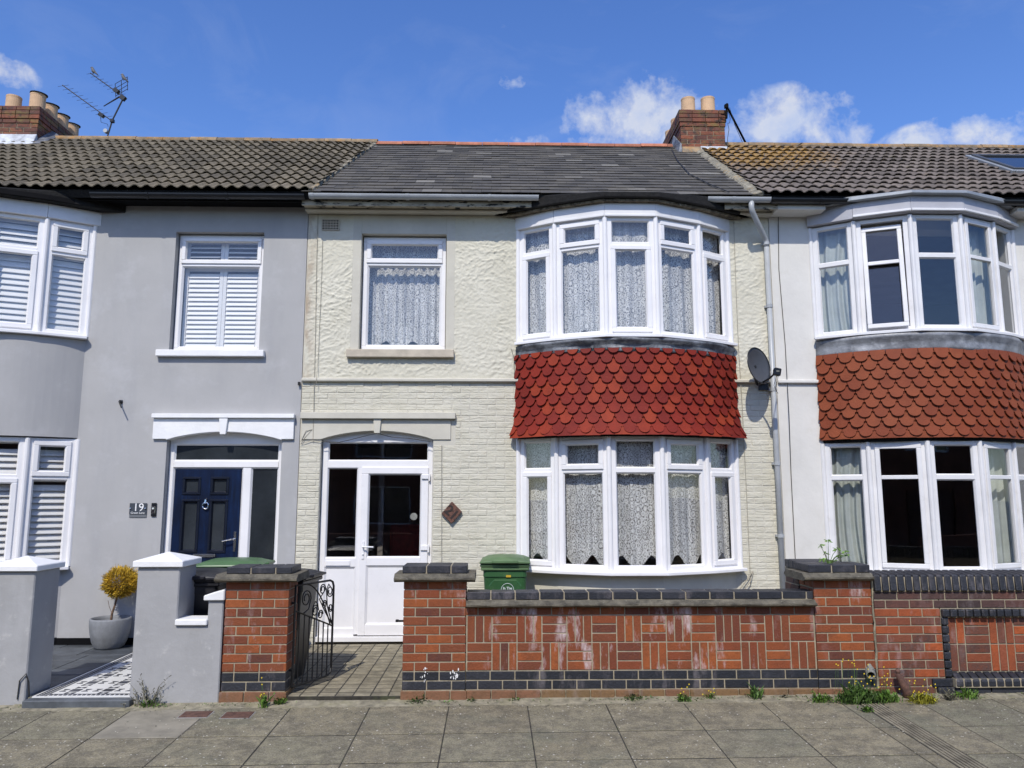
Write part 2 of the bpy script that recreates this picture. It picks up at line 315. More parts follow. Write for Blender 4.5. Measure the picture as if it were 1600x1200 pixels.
# ---------------------------------------------------------------- world
w = bpy.data.worlds.new('World'); scn.world = w; w.use_nodes = True; t = NT(w.node_tree)
bg = t.n['Background']
sky = t.a('ShaderNodeTexSky'); sky.sky_type = 'NISHITA'; sky.sun_disc = False
sky.sun_elevation = math.asin(SUN.z); sky.sun_rotation = math.atan2(SUN.x, SUN.y)
sky.air_density = 1.0; sky.dust_density = .6; sky.ozone_density = 3.2; sky.altitude = 0
gen = t.a('ShaderNodeTexCoord').outputs['Generated']
hs = t.a('ShaderNodeHueSaturation'); t.l.new(sky.outputs[0], hs.inputs['Color']); hs.inputs['Saturation'].default_value = 1.22; hs.inputs['Hue'].default_value = .514; hs.inputs['Value'].default_value = 1.42
blobs = [(1000, 185, 105, 62, 1), (930, 190, 60, 40, .7), (1205, 200, 105, 50, .9), (1490, 215, 95, 32, 1.0), (5, 110, 42, 22, .62), (800, 127, 22, 12, .6),
         (822, 221, 45, 14, .9), (930, 220, 60, 14, .75), (1330, 212, 30, 22, .6), (1605, 216, 36, 18, .5), (880, 200, 40, 20, .45), (790, 45, 60, 40, .12)]
dens = None
wv = t.noise(gen, 7, 6, .6)
warp = t.a('ShaderNodeVectorMath', operation='ADD')
for (px, py, rx, ry, wt) in blobs:
    d = ray(px, py).normalized()
    sub = t.a('ShaderNodeVectorMath', operation='SUBTRACT'); t.l.new(gen, sub.inputs[0]); sub.inputs[1].default_value = d
    k = ray(px, py).length
    sc = t.a('ShaderNodeVectorMath', operation='MULTIPLY'); t.l.new(sub.outputs[0], sc.inputs[0]); sc.inputs[1].default_value = (F_PX*k/rx/1.35, 1.6, F_PX*k/ry/1.3)
    ln = t.a('ShaderNodeVectorMath', operation='LENGTH'); t.l.new(sc.outputs[0], ln.inputs[0])
    v = t.math('MULTIPLY', t.math('SUBTRACT', 1, ln.outputs['Value'], clamp=True), wt)
    dens = v if dens is None else t.math('MAXIMUM', dens, v)
nz = t.math('ADD', t.math('MULTIPLY', t.noise(gen, 13, 10, .6, .35), .7), t.math('MULTIPLY', t.noise(gen, 38, 8, .62), .3))
cl = t.math('ADD', t.math('MULTIPLY', dens, 1.0), t.math('MULTIPLY', t.math('SUBTRACT', nz, .5), 4.2))
cl = t.math('MULTIPLY', cl, t.math('MULTIPLY', dens, 5, clamp=True))
cf = t.ramp(cl, [(.2, 0), (.85, 1)])
shade = t.mix(t.ramp(t.noise(gen, 22, 6, .6), [(.35, 0), (.65, 1)]), (3.9, 4.5, 5.9), (5.4, 5.5, 5.8))
wisp = t.math('MULTIPLY', t.ramp(t.noise(t.scale(gen, (3.2, 1, 7)), 1.6, 9, .62, 1.2), [(.5, 0), (.8, 1)]), .09)
fin = t.mix(t.math('MAXIMUM', t.math('MULTIPLY', cf, .84), wisp), hs.outputs[0], shade)
t.l.new(fin, bg.inputs[0]); bg.inputs[1].default_value = .15

# ---------------------------------------------------------------- mesh builder
def root_loc(o):
    v = Vector((0, 0, 0))
    while o is not None: v = v + o.location; o = o.parent
    return v
class MB:
    def __init__(s): s.v = []; s.f = []; s.uv = {}
    def face(s, pts):
        n = len(s.v); s.v += [tuple(p) for p in pts]; s.f.append(tuple(range(n, n+len(pts))))
    def mesh(s, vs, fs):
        n = len(s.v); s.v += [tuple(p) for p in vs]; s.f += [tuple(i+n for i in f) for f in fs]
    def box(s, x0, x1, y0, y1, z0, z1, mat=None):
        p = [(x0, y0, z0), (x1, y0, z0), (x1, y1, z0), (x0, y1, z0), (x0, y0, z1), (x1, y0, z1), (x1, y1, z1), (x0, y1, z1)]
        if mat is not None: p = [mat @ Vector(q) for q in p]
        s.mesh(p, [(0, 3, 2, 1), (4, 5, 6, 7), (0, 1, 5, 4), (1, 2, 6, 5), (2, 3, 7, 6), (3, 0, 4, 7)])
    def hexa(s, b, tp):
        s.mesh(list(b)+list(tp), [(0, 3, 2, 1), (4, 5, 6, 7), (0, 1, 5, 4), (1, 2, 6, 5), (2, 3, 7, 6), (3, 0, 4, 7)])
    def prism(s, poly, fn):               # poly 2D pts (ccw); fn(p, k) -> 3D for k=0 (back), 1 (front)
        n = len(poly); s.mesh([fn(p, 0) for p in poly]+[fn(p, 1) for p in poly],
            [tuple(range(n-1, -1, -1)), tuple(range(n, 2*n))]+[(i, (i+1) % n, n+(i+1) % n, n+i) for i in range(n)])
    def tube(s, path, r, n=8, cap=True):
        path = [Vector(p) for p in path]; rs = r if isinstance(r, (list, tuple)) else [r]*len(path)
        vs = []; fs = []; prev = None
        for i, p in enumerate(path):
            if i == 0: d = path[1]-p
            elif i == len(path)-1: d = p-path[i-1]
            else: d = (path[i+1]-p).normalized()+(p-path[i-1]).normalized()
            if d.length < 1e-9: d = Vector((0, 0, 1))
            d.normalize()
            if prev is None:
                a = Vector((0, 0, 1)) if abs(d.z) < .9 else Vector((1, 0, 0)); u = d.cross(a).normalized()
            else: u = (prev-d*prev.dot(d)).normalized()
            prev = u; w_ = d.cross(u)
            for k in range(n):
                an = 2*math.pi*k/n; vs.append(p+(u*math.cos(an)+w_*math.sin(an))*rs[i])
        for i in range(len(path)-1):
            for k in range(n): fs.append((i*n+k, i*n+(k+1) % n, (i+1)*n+(k+1) % n, (i+1)*n+k))
        if cap: fs.append(tuple(range(n-1, -1, -1))); fs.append(tuple((len(path)-1)*n+k for k in range(n)))
        s.mesh(vs, fs)
    def lathe(s, prof, c, n=24, tilt=None):
        vs = []; fs = []; c = Vector(c)
        for (r, z) in prof:
            for k in range(n):
                an = 2*math.pi*k/n; q = Vector((r*math.cos(an), r*math.sin(an), z))
                vs.append(c+(tilt @ q if tilt else q))
        for i in range(len(prof)-1):
            for k in range(n): fs.append((i*n+k, i*n+(k+1) % n, (i+1)*n+(k+1) % n, (i+1)*n+k))
        s.mesh(vs, fs)
    def build(s, name, mat, parent=None, bevel=0, smooth=False, seg=1):
        me = bpy.data.meshes.new(name); off = root_loc(parent) if parent else Vector((0, 0, 0))
        me.from_pydata([(a-off.x, b-off.y, c-off.z) for a, b, c in [tuple(v) for v in s.v]], [], s.f)
        me.materials.append(mat if not isinstance(mat, str) else M[mat])
        o = bpy.data.objects.new(name, me); col.objects.link(o)
        if parent: o.parent = parent
        if smooth:
            for p in me.polygons: p.use_smooth = True
        if bevel:
            b = o.modifiers.new('b', 'BEVEL'); b.width = bevel; b.segments = seg; b.limit_method = 'ANGLE'; b.angle_limit = R(40)
        return o
def solid(pts_fn, *a): pass
def tag(o, label=None, cat=None, group=None, kind=None):
    if label: o['label'] = label
    if cat: o['category'] = cat
    if group: o['group'] = group
    if kind: o['kind'] = kind
    return o
def thing(name, loc, label, cat, group=None):
    o = bpy.data.objects.new(name, None); o.empty_display_size = .2; col.objects.link(o); o.location = loc
    bpy.context.view_layer.update() if False else None
    return tag(o, label, cat, group)
def text(mb, s, size, c, ux=(1, 0, 0), uz=(0, 0, 1), depth=.002, bold=0):
    cu = bpy.data.curves.new('t', 'FONT'); cu.body = s; cu.size = size; cu.align_x = 'CENTER'; cu.align_y = 'CENTER'; cu.extrude = depth; cu.offset = bold
    ob = bpy.data.objects.new('t', cu); me = bpy.data.meshes.new_from_object(ob)
    ux = Vector(ux); uz = Vector(uz); n = ux.cross(uz); c = Vector(c)
    mb.mesh([c+ux*v.co.x+uz*v.co.y+n*v.co.z for v in me.vertices], [tuple(p.vertices) for p in me.polygons])
    bpy.data.objects.remove(ob)
def wall(mb, x0, x1, z0, z1, holes, y0, y1):
    xs = sorted({x0, x1, *[h[0] for h in holes], *[h[1] for h in holes]}); zs = sorted({z0, z1, *[h[2] for h in holes], *[h[3] for h in holes]})
    xs = [x for x in xs if x0 <= x <= x1]; zs = [z for z in zs if z0 <= z <= z1]
    def inh(i, j):
        if i < 0 or j < 0 or i >= len(xs)-1 or j >= len(zs)-1: return True
        cx, cz = (xs[i]+xs[i+1])/2, (zs[j]+zs[j+1])/2
        return any(h[0] < cx < h[1] and h[2] < cz < h[3] for h in holes)
    for i in range(len(xs)-1):
        for j in range(len(zs)-1):
            if inh(i, j): continue
            a, b, c, d = xs[i], xs[i+1], zs[j], zs[j+1]
            mb.face([(a, y0, c), (b, y0, c), (b, y0, d), (a, y0, d)]); mb.face([(a, y1, c), (a, y1, d), (b, y1, d), (b, y1, c)])
            if inh(i-1, j): mb.face([(a, y0, c), (a, y0, d), (a, y1, d), (a, y1, c)])
            if inh(i+1, j): mb.face([(b, y0, c), (b, y1, c), (b, y1, d), (b, y0, d)])
            if inh(i, j-1): mb.face([(a, y0, c), (a, y1, c), (b, y1, c), (b, y0, c)])
            if inh(i, j+1): mb.face([(a, y0, d), (b, y0, d), (b, y1, d), (a, y1, d)])
def off(pts, d):                          # offset an open plan polyline towards the street (outwards)
    out = []
    for i, p in enumerate(pts):
        p = Vector(p)
        ns = []
        if i > 0: e = (p-Vector(pts[i-1])).normalized(); ns.append(Vector((e.y, -e.x)))
        if i < len(pts)-1: e = (Vector(pts[i+1])-p).normalized(); ns.append(Vector((e.y, -e.x)))
        if len(ns) == 2:
            b = (ns[0]+ns[1]).normalized(); out.append(tuple(p+b*(d/max(.3, b.dot(ns[0])))))
        else: out.append(tuple(p+ns[0]*d))
    return out
def band(mb, outer, inner, z0, z1, zi0=None, zi1=None):   # closed solid strip between two plan polylines
    zi0 = z0 if zi0 is None else zi0; zi1 = z1 if zi1 is None else zi1
    n = len(outer); vs = []
    for (o, i) in zip(outer, inner): vs += [(o[0], o[1], z0), (i[0], i[1], zi0), (i[0], i[1], zi1), (o[0], o[1], z1)]
    fs = []
    for k in range(n-1):
        a, b = 4*k, 4*k+4
        fs += [(a, b, b+3, a+3), (a+1, a+2, b+2, b+1), (a+3, b+3, b+2, a+2), (a, a+1, b+1, b)]
    fs += [(0, 3, 2, 1), (4*n-4, 4*n-3, 4*n-2, 4*n-1)]
    mb.mesh(vs, fs)

# ================================================================ SETTING
XL, XR = -2.44, 3.68            # party lines of the cream house
gb = MB(); gb.box(-400, 400, -400, 400, -1.2, -.62); tag(gb.build('ground', 'asphalt'), kind='structure')
rb = MB(); rb.face([(-60, -13.5, -.40), (60, -13.5, -.40), (60, -6.1, -.36), (-60, -6.1, -.36)]); rb.face([(-60, -13.5, -.5), (-60, -6.1, -.5), (60, -6.1, -.5), (60, -13.5, -.5)])
tag(rb.build('road', 'asphalt'), kind='structure')
kb = MB()
for i in range(-14, 14): kb.box(i*.915+.004, i*.915+.911, -6.1, -5.96, -.5, pave(i*.9, -6)+.002)
tag(kb.build('kerb', 'kerb', bevel=.01), kind='structure')
kb = MB(); kb.box(-60, 60, -15.6, -13.5, -.5, -.27); tag(kb.build('far_pavement', 'garden_conc'), kind='structure')
# front pavement: real slabs over a dirt bed
def pq(x0, x1, y0, y1, top=0, th=.05):
    b = [(x0, y0), (x1, y0), (x1, y1), (x0, y1)]
    return [(x, y, pave(x, y)+top-th) for x, y in b], [(x, y, pave(x, y)+top) for x, y in b]
pv = MB(); bed = MB()
bed.hexa(*pq(-13, 13, -5.95, -2.5, -.0035, .2)); tag(bed.build('pavement_bed', 'joint'), kind='structure')
rowY = [-2.62, GP(1000, 1142)[1], GP(1000, 1186)[1]]
g = rowY[1]-rowY[2]
while rowY[-1] > -5.6: rowY.append(rowY[-1]-g)
rowY[-1] = -5.95
xj = [GP(94, 1108)[0], GP(211.5, 1105.6)[0]]; pit = .655
x_ref = GP(1199.3, 1106)[0]
xs0 = GP(211.5, 1105.6)[0]
k = round((x_ref-xs0)/pit); pit = (x_ref-xs0)/k
pale = MB(); drX0, drX1 = GP(1352, 1106)[0], GP(1388, 1106)[0]
for r in range(len(rowY)-1):
    for i in range(-16, 17):
        a = xs0+i*pit; b = a+pit; jz = random.uniform(-.001, .002)
        segs = [(a, b)]
        if a < drX1 and b > drX0: segs = [(a, min(b, drX0)), (max(a, drX1), b)]
        for (p, q) in segs:
            if q-p < .03: continue
            if r == 0 and i == 0: pale.hexa(*pq(p+.005, q-.005, rowY[r+1]+.005, rowY[r]-.02, .001)); continue
            pv.hexa(*pq(p+.005, q-.005, rowY[r+1]+.010, rowY[r]-.010, jz))
po = tag(pv.build('pavement', 'pave', bevel=.002), kind='structure')
tag(pale.build('pavement_patch', 'pave_pale', bevel=.004), kind='structure')
fl = MB()
xx = -11.
random.seed(3)
while xx < 11:
    wd = random.uniform(.12, .35); y0 = -2.64-random.uniform(0, .035); h = random.uniform(.002, .012)
    fl.hexa([(xx, y0, pave(xx, y0)-.03), (xx+wd, y0-random.uniform(-.01, .01), pave(xx, y0)-.03), (xx+wd, -2.48, -.09), (xx, -2.48, -.09)],
            [(xx, y0, pave(xx, y0)+.003), (xx+wd, y0, pave(xx, y0)+.003), (xx+wd, -2.48, pave(xx, -2.48)+h+.012), (xx, -2.48, pave(xx, -2.48)+h+.012)]); xx += wd
tag(fl.build('mortar_fillet', 'fillet'), kind='structure')
# ribbed drain channel
dc = MB(); n = 6; y_cut = GP(1480, 1158)[1]
for (ya, yb) in ((-2.66, y_cut+.004), (y_cut-.004, -5.9)):
    dc.hexa(*pq(drX0+.006, drX1-.006, yb, ya, -.006, .04))
    wch = (drX1-drX0-.012)/n
    for i in range(n):
        a = drX0+.006+i*wch; dc.hexa(*pq(a+.006, a+wch-.006, yb, ya, .005, .012))
o = dc.build('drain_channel', 'path_block', bevel=.003)
tag(o, 'ribbed grey drain channel crossing the pavement slabs at right', 'drain')
# gardens
gz = MB(); gz.box(-11, XL, -2.3, .0, -.5, -.012); gz.box(XL, XR, -2.3, .0, -.5, -.013); gz.box(XR, 11, -2.3, 0, -.5, -.014)
tag(gz.build('garden_ground', 'garden_conc'), kind='structure')
# cream house path: grooved slabs
pa = MB(); bedp = MB(); px0, px1 = -2.38, -.78
bedp.box(px0, px1, -2.49, -.02, -.3, .0015); tag(bedp.build('path_bed', 'joint'), kind='structure')
ny = 17; nx = 10
for i in range(nx):
    for j in range(ny):
        a = px0+(px1-px0)*i/nx; b = px0+(px1-px0)*(i+1)/nx; c = -2.48+2.46*j/ny; d = -2.48+2.46*(j+1)/ny
        gg = .009 if True else 0; z = random.uniform(.0035, .006)
        pa.box(a+gg*.7, b-gg*.7, c+.013, d-.013, -.05, z)
tag(pa.build('path', 'path_block', bevel=.002), kind='structure')
# grey house: slate slabs and mosaic path
mx0 = G(47, 1092, .0)[0]; mx1 = mx0+1.35
slp = MB(); random.seed(5)
sb = MB(); sb.box(-9, mx0-.005, -2.46, -.01, -.3, .004); tag(sb.build('slate_paving_bed', 'fillet'), kind='structure')
yy = -2.46
while yy < -.05:
    h = random.choice([.28, .42]); xx = mx0-.012-random.uniform(0, .2)
    xx = mx0-.012
    while xx > -8.5:
        wd = random.choice([.42, .56, .84]); slp.box(max(xx-wd, -8.6)+.006, xx-.006, yy+.006, min(yy+h, -.03)-.006, 0, .012+random.uniform(-.002, .002)); xx -= wd
    yy += h
tag(slp.build('slate_paving', 'slate_pave', bevel=.003), kind='structure')
mw = MB(); mw.box(mx0, mx1, -2.47, -.05, -.2, .014); tag(mw.build('mosaic_path', 'mosaic_white'), kind='structure')
md = MB(); zt = .0175
def mtile(poly): md.prism(poly, lambda p, k: (p[0], p[1], zt if k else .010))
mtile([(mx0+.030, -2.46), (mx0+.045, -2.46), (mx0+.045, -.06), (mx0+.030, -.06)])
mtile([(mx0+.105, -2.46), (mx0+.118, -2.46), (mx0+.118, -.06), (mx0+.105, -.06)])
for i in range(62):
    y = -2.455+i*.0386; mtile([(mx0+.058, y), (mx0+.092, y+.006), (mx0+.092, y+.026), (mx0+.058, y+.02)])
mtile([(mx0+.118, -2.405), (mx1-.01, -2.405), (mx1-.01, -2.395), (mx0+.118, -2.395)])
for i in range(29):
    x = mx0+.135+i*.042; mtile([(x, -2.445), (x+.026, -2.445), (x+.026, -2.42), (x, -2.42)])
P = .30; q = .045
for i in range(5):
    for j in range(8):
        cx, cy = mx0+.118+.16+i*P, -2.39+.13+j*P
        if cx+.15 > mx1: continue
        mtile([(cx-q, cy-q), (cx+q, cy-q), (cx+q, cy+q), (cx-q, cy+q)])
        for (dx, dy) in ((1, 0), (-1, 0), (0, 1), (0, -1)):
            tx, ty = cx+dx*.1, cy+dy*.1
            if dx: mtile([(tx-.03, ty-.042), (tx+.03, ty-.042), (tx, ty)][::1]); mtile([(tx, ty), (tx+.03, ty+.042), (tx-.03, ty+.042)])
            else: mtile([(tx-.042, ty-.03), (tx, ty), (tx-.042, ty+.03)]); mtile([(tx+.042, ty-.03), (tx+.042, ty+.03), (tx, ty)])
tag(md.build('mosaic_inlay', 'mosaic_dark'), kind='structure')
ds = MB(); ds.box(mx0-.02, AX(206, 1090, -2.55)-.005, -2.585, -2.47, -.2, .004); tag(ds.build('threshold_step', 'slate_pave', bevel=.006), kind='structure')

# ================================================================ HOUSE HELPERS
EAVE_Y, EAVE_Z, RID_Y, RID_Z = -.38, 5.635, 2.6, 7.70
SD = Vector((0, RID_Y-EAVE_Y, RID_Z-EAVE_Z)); SLEN = SD.length; SD.normalize(); SN = Vector((0, -SD.z, SD.y))
def slope(x, s, h): return Vector((x, EAVE_Y, EAVE_Z))+SD*s+SN*h
class Loc:                                # local frame of one window face: u along, n outwards, z up
    def __init__(s, P0, P1): s.o = Vector((P0[0], P0[1], 0)); e = Vector((P1[0]-P0[0], P1[1]-P0[1], 0)); s.L = e.length; s.e = e.normalized(); s.n = Vector((s.e.y, -s.e.x, 0))
    def p(s, u, n, z): return s.o+s.e*u+s.n*n+Vector((0, 0, z))
    def box(s, mb, u0, u1, n0, n1, z0, z1):
        mb.hexa([s.p(u0, n1, z0), s.p(u1, n1, z0), s.p(u1, n0, z0), s.p(u0, n0, z0)], [s.p(u0, n1, z1), s.p(u1, n1, z1), s.p(u1, n0, z1), s.p(u0, n0, z1)])
    def rect(s, mb, u0, u1, z0, z1, w, n0, n1, wb=None):
        wb = wb or w
        s.box(mb, u0, u1, n0, n1, z1-w, z1); s.box(mb, u0, u1, n0, n1, z0, z0+wb)
        s.box(mb, u0, u0+w, n0, n1, z0+wb, z1-w); s.box(mb, u1-w, u1, n0, n1, z0+wb, z1-w)
    def bead(s, mb, u0, u1, z0, z1, n_out, n_in, w):   # sloping glazing bead round a pane
        a = [(u0, z0), (u1, z0), (u1, z1), (u0, z1)]; b = [(u0+w, z0+w), (u1-w, z0+w), (u1-w, z1-w), (u0+w, z1-w)]
        for i in range(4):
            j = (i+1) % 4
            mb.mesh([s.p(a[i][0], n_out, a[i][1]), s.p(a[j][0], n_out, a[j][1]), s.p(b[j][0], n_in, b[j][1]), s.p(b[i][0], n_in, b[i][1])], [(0, 1, 2, 3)])
def glaze(parent, lo, u0, u1, z0, z1, n=-.03, mat='glass'):
    g_ = MB(); lo.box(g_, u0, u1, n-.003, n+.003, z0, z1); return g_.build('pane', mat, parent)
def light(fr, panes, sashes, lo, u0, u1, z0, z1, kind, bw=.014, sw=.058):
    """one light of a window between frame edges; kind f fixed, o opening sash"""
    if kind == 'f':
        lo.bead(fr, u0, u1, z0, z1, -.004, -.026, bw); panes.append((lo, u0+.004, u1-.004, z0+.004, z1-.004, -.028))
    else:
        sb_ = MB(); a, b, c, d = u0-.016, u1+.016, z0-.016, z1+.016
        lo.rect(sb_, a, b, c, d, sw, -.03, .018)
        lo.bead(sb_, a+sw, b-sw, c+sw, d-sw, .010, -.012, bw)
        sashes.append(sb_); panes.append((lo, a+sw+.004, b-sw-.004, c+sw+.004, d-sw-.004, -.014))
def bay_window(house, J, z0, z1, zt, facets, side=.072, mat='upvc', pole=.030, sill=True, full=None, name='bay_window'):
    fr = MB(); panes = []; sashes = []
    n = len(J)-1
    for i in range(n):
        lo = Loc(J[i], J[i+1]); L = lo.L; tp, bt = facets[i]
        s0 = side+.012
        lo.box(fr, 0, s0, -.065, 0, z0, z1); lo.box(fr, L-s0, L, -.065, 0, z0, z1)
        lo.box(fr, s0, L-s0, -.065, 0, z1-.05, z1); lo.box(fr, s0, L-s0, -.065, 0, z0, z0+.062)
        if tp == 'c':                      # tall side-hung casement with its own bar, standing slightly open
            sb_ = MB(); a, b, c, d = s0-.014, L-s0+.014, z0+.048, z1-.036
            ang = bt; hinge = lo.p(a, .005, 0); rot = Matrix.Rotation(-ang, 3, 'Z')
            l2 = Loc((0, 0), (1, 0)); e2 = rot @ lo.e; l2.o = hinge; l2.e = e2; l2.n = Vector((e2.y, -e2.x, 0))
            if ang:
                a += .015; b -= .03; c += .055; dz_ = .06; ca, sa = math.cos(ang), math.sin(ang)
                class TL(Loc):
                    def p(s, u, n, z): q = z-d; return Loc.p(s, u, n*ca+(-q)*(-sa)*1, d-dz_+q*ca+n*sa)
                l2 = TL((0, 0), (1, 0)); l2.o = lo.p(a, -.05, 0); l2.e = lo.e; l2.n = lo.n
            W_ = b-a; l2.rect(sb_, 0, W_, c, d, .055, -.03, .02); l2.box(sb_, .055, W_-.055, -.03, .02, zt-.025, zt+.025)
            sashes.append(sb_); panes.append((l2, .058, W_-.058, c+.058, zt-.027, -.01)); panes.append((l2, .058, W_-.058, zt+.027, d-.058, -.01))
            continue
        lo.box(fr, s0, L-s0, -.065, 0, zt-.028, zt+.028)
        light(fr, panes, sashes, lo, s0, L-s0, zt+.028, z1-.05, tp); light(fr, panes, sashes, lo, s0, L-s0, z0+.062, zt-.028, bt)
    o = fr.build(name, mat, house, bevel=.004)
    pl = MB()
    for p in off(J, .006):
        pl.tube([(p[0], p[1], z0+.003), (p[0], p[1], z1-.003)], pole, 10)
    pl.build('bay_pole', mat, o)
    for sb_ in sashes: sb_.build('sash', mat, o, bevel=.006)
    for (lo, a, b, c, d, nn) in panes: glaze(o, lo, a, b, c, d, nn)
    if sill:
        sm = MB(); J2 = list(J); band(sm, off(J, .115), off(J, -.04), z0-.035, z0+.004, z0-.035, z0+.012); sm.build('window_sill', mat, o, bevel=.006)
    return o
def arc(xc, half, dep, n=24, extra=0):
    Rr = (half**2+dep**2)/(2*dep); th = math.asin(half/Rr)
    return [(xc+(Rr+extra)*math.sin(-th+2*th*i/n), (Rr-dep)-(Rr+extra)*math.cos(-th+2*th*i/n)) for i in range(n+1)]
def club_tiles(mb, xc, half, dep, zb, zt, w, gauge, flare, seed=1):
    random.seed(seed)
    Rr = (half**2+dep**2)/(2*dep); th = math.asin(half/Rr); cy = Rr-dep
    rows = int(math.ceil((zt-zb)/gauge))+1; Ls = 2*th*Rr; nt = round(Ls/w); w = Ls/nt
    def P(s, z, d):
        t_ = max(0, (z-zb)/(zt-zb)); fl_ = flare*max(0, 1-t_/.45)**2
        a = s/Rr-th; r_ = Rr+fl_+d; return (xc+r_*math.sin(a), cy-r_*math.cos(a), z)
    for r in range(rows+1):
        zb_r = zb if r == 0 else zb+(r-1)*gauge+.028
        for i in range(-1, nt+1):
            s0 = (i+(.5 if r % 2 else 0))*w; s1 = s0+w
            a0, a1 = max(0, s0), min(Ls, s1)
            if a1-a0 < .01: continue
            ztop = min(zt, zb_r+gauge*1.55)
            if ztop < zb_r+.03: continue
            jit = random.uniform(-.006, .006); jz = random.uniform(-.004, .004); zz = zb_r+jz; jit -= (.014 if r == 0 else 0); sc = (s0+s1)/2; hw = w/2-.0035
            pts = []
            N = 12; drop = gauge*.60
            if r == 0: pts = [(a0, zz), (a1, zz)]
            else:
                pts = [(sc-hw, zz+drop)]
                sh = hw*.84
                pts.append((sc-sh, zz+drop))
                for k in range(N+1):
                    an = math.pi+math.pi*k/N; pts.append((sc+sh*math.cos(an), zz+drop*.88+drop*.88*math.sin(an)))
                pts.append((sc+sh, zz+drop)); pts.append((sc+hw, zz+drop))
            pts = [(min(max(p, 0), Ls), q) for p, q in pts]+[(min(sc+hw, Ls), ztop), (max(sc-hw, 0), ztop)]
            def D(z, k):
                f = (z-zz)/(gauge*1.55); return .040*(1-f)+jit*(1-f)+(.016 if k else 0)
            n = len(pts); vs = [P(s, min(z, zt), D(z, 0)) for s, z in pts]+[P(s, min(z, zt), D(z, 1)) for s, z in pts]
            mb.mesh(vs, [tuple(range(n-1, -1, -1)), tuple(range(n, 2*n))]+[(k, (k+1) % n, n+(k+1) % n, n+k) for k in range(n)])
    return P, Ls
def tile_roof(mb, x0f, x1f, prof, period=.153, per_tile=2, rows=13, amp=.03, lift=.022, seed=1, base_h=.02, ref=0):
    random.seed(seed); gauge = SLEN/rows; TW = period*per_tile; NS = 7
    for r in range(rows):
        s0 = r*gauge-(.03 if r == 0 else 0); s1 = (r+1)*gauge+.03 if r < rows-1 else SLEN-.02
        sm = (s0+s1)/2; a, b = x0f(sm), x1f(sm)
        i0 = int(math.floor((a-ref)/TW)); i1 = int(math.ceil((b-ref)/TW))
        for i in range(i0, i1):
            jh = random.uniform(-.0035, .0035); js = random.uniform(-.006, .006)
            xs_ = [ref+i*TW+period*k/NS for k in range(NS*per_tile+1)]
            xs_ = [min(max(x, a), b) for x in xs_]
            if xs_[-1]-xs_[0] < .02: continue
            vs = []; xa = xs_[0]; m_ = len(xs_)
            hh = [prof(((x-ref)/period) % 1.0)*amp for x in xs_]
            hh[0] = prof(((xs_[0]+1e-6-ref)/period) % 1.0)*amp; hh[-1] = prof(((xs_[-1]-1e-6-ref)/period) % 1.0)*amp
            for x, h in zip(xs_, hh): vs.append(slope(x, s0+js, base_h+h+lift+jh-.013))
            for x, h in zip(xs_, hh): vs.append(slope(x, s0+js, base_h+h+lift+jh))
            for x, h in zip(xs_, hh): vs.append(slope(x, s1, base_h+h+jh*.3))
            fs = []
            for k in range(m_-1): fs += [(k, k+1, m_+k+1, m_+k), (m_+k, m_+k+1, 2*m_+k+1, 2*m_+k)]
            fs += [(0, m_, 2*m_), (m_-1, 3*m_-1, 2*m_-1)]
            mb.mesh(vs, fs)
def prof_s(t_):      # S-shaped roll, sharp on its right side
    return (math.sin(math.pi*min(1, t_/.78))**1.3 if t_ < .78 else 0)*.5+(t_/.62 if t_ < .62 else max(0, 1-(t_-.62)/.16))*.5
def prof_r(t_):      # flat pan with a low broad roll
    def sst(a, b, x): x = min(1, max(0, (x-a)/(b-a))); return x*x*(3-2*x)
    return sst(.05, .25, t_)-sst(.62, .86, t_)
def slates(mb, x0, x1, rows=18, w=.30, seed=2):
    random.seed(seed); gauge = SLEN/rows
    for r in range(rows):
        s0 = r*gauge-(.02 if r == 0 else 0); s1 = min(SLEN-.01, s0+gauge*1.5); x = x0-(w/2 if r % 2 else 0)-.01
        while x < x1:
            ww = w; a, b = max(x, x0)+.0015, min(x+ww, x1)-.0015; x += ww
            if b-a < .02: continue
            j = random.uniform(0, .004); js = random.uniform(-.004, .004) if random.random() < .93 else random.uniform(-.03, .01); j2 = random.uniform(-.002, .003)
            h0 = .018+j; h1 = .004
            mb.hexa([slope(a, s0+js, h0-.006), slope(b, s0+js, h0-.006+j2), slope(b, s1, h1-.006), slope(a, s1, h1-.006)],
                    [slope(a, s0+js, h0), slope(b, s0+js, h0+j2), slope(b, s1, h1), slope(a, s1, h1)])
def ridge(name, mat, x0, x1, parent, r=.085, seg=.45, dz=-.03, seed=1):
    random.seed(seed); mb = MB(); x = x0; N = 8
    while x < x1-.02:
        b = min(x+seg, x1); j = random.uniform(-.005, .005)
        vs = []
        for rr in (r, r-.015):
            for xx in (x+.003, b-.003):
                for k in range(N+1):
                    an = math.pi*k/N; vs.append((xx, RID_Y-rr*math.cos(an)*1.15, RID_Z+dz+j+rr*math.sin(an)))
        n1 = N+1; fs = []
        for k in range(N): fs += [(k, k+1, n1+k+1, n1+k), (2*n1+k, 3*n1+k, 3*n1+k+1, 2*n1+k+1), (k, 2*n1+k, 2*n1+k+1, k+1), (n1+k, n1+k+1, 3*n1+k+1, 3*n1+k)]
        mb.mesh(vs, fs); x = b
    return mb.build(name, mat, parent)
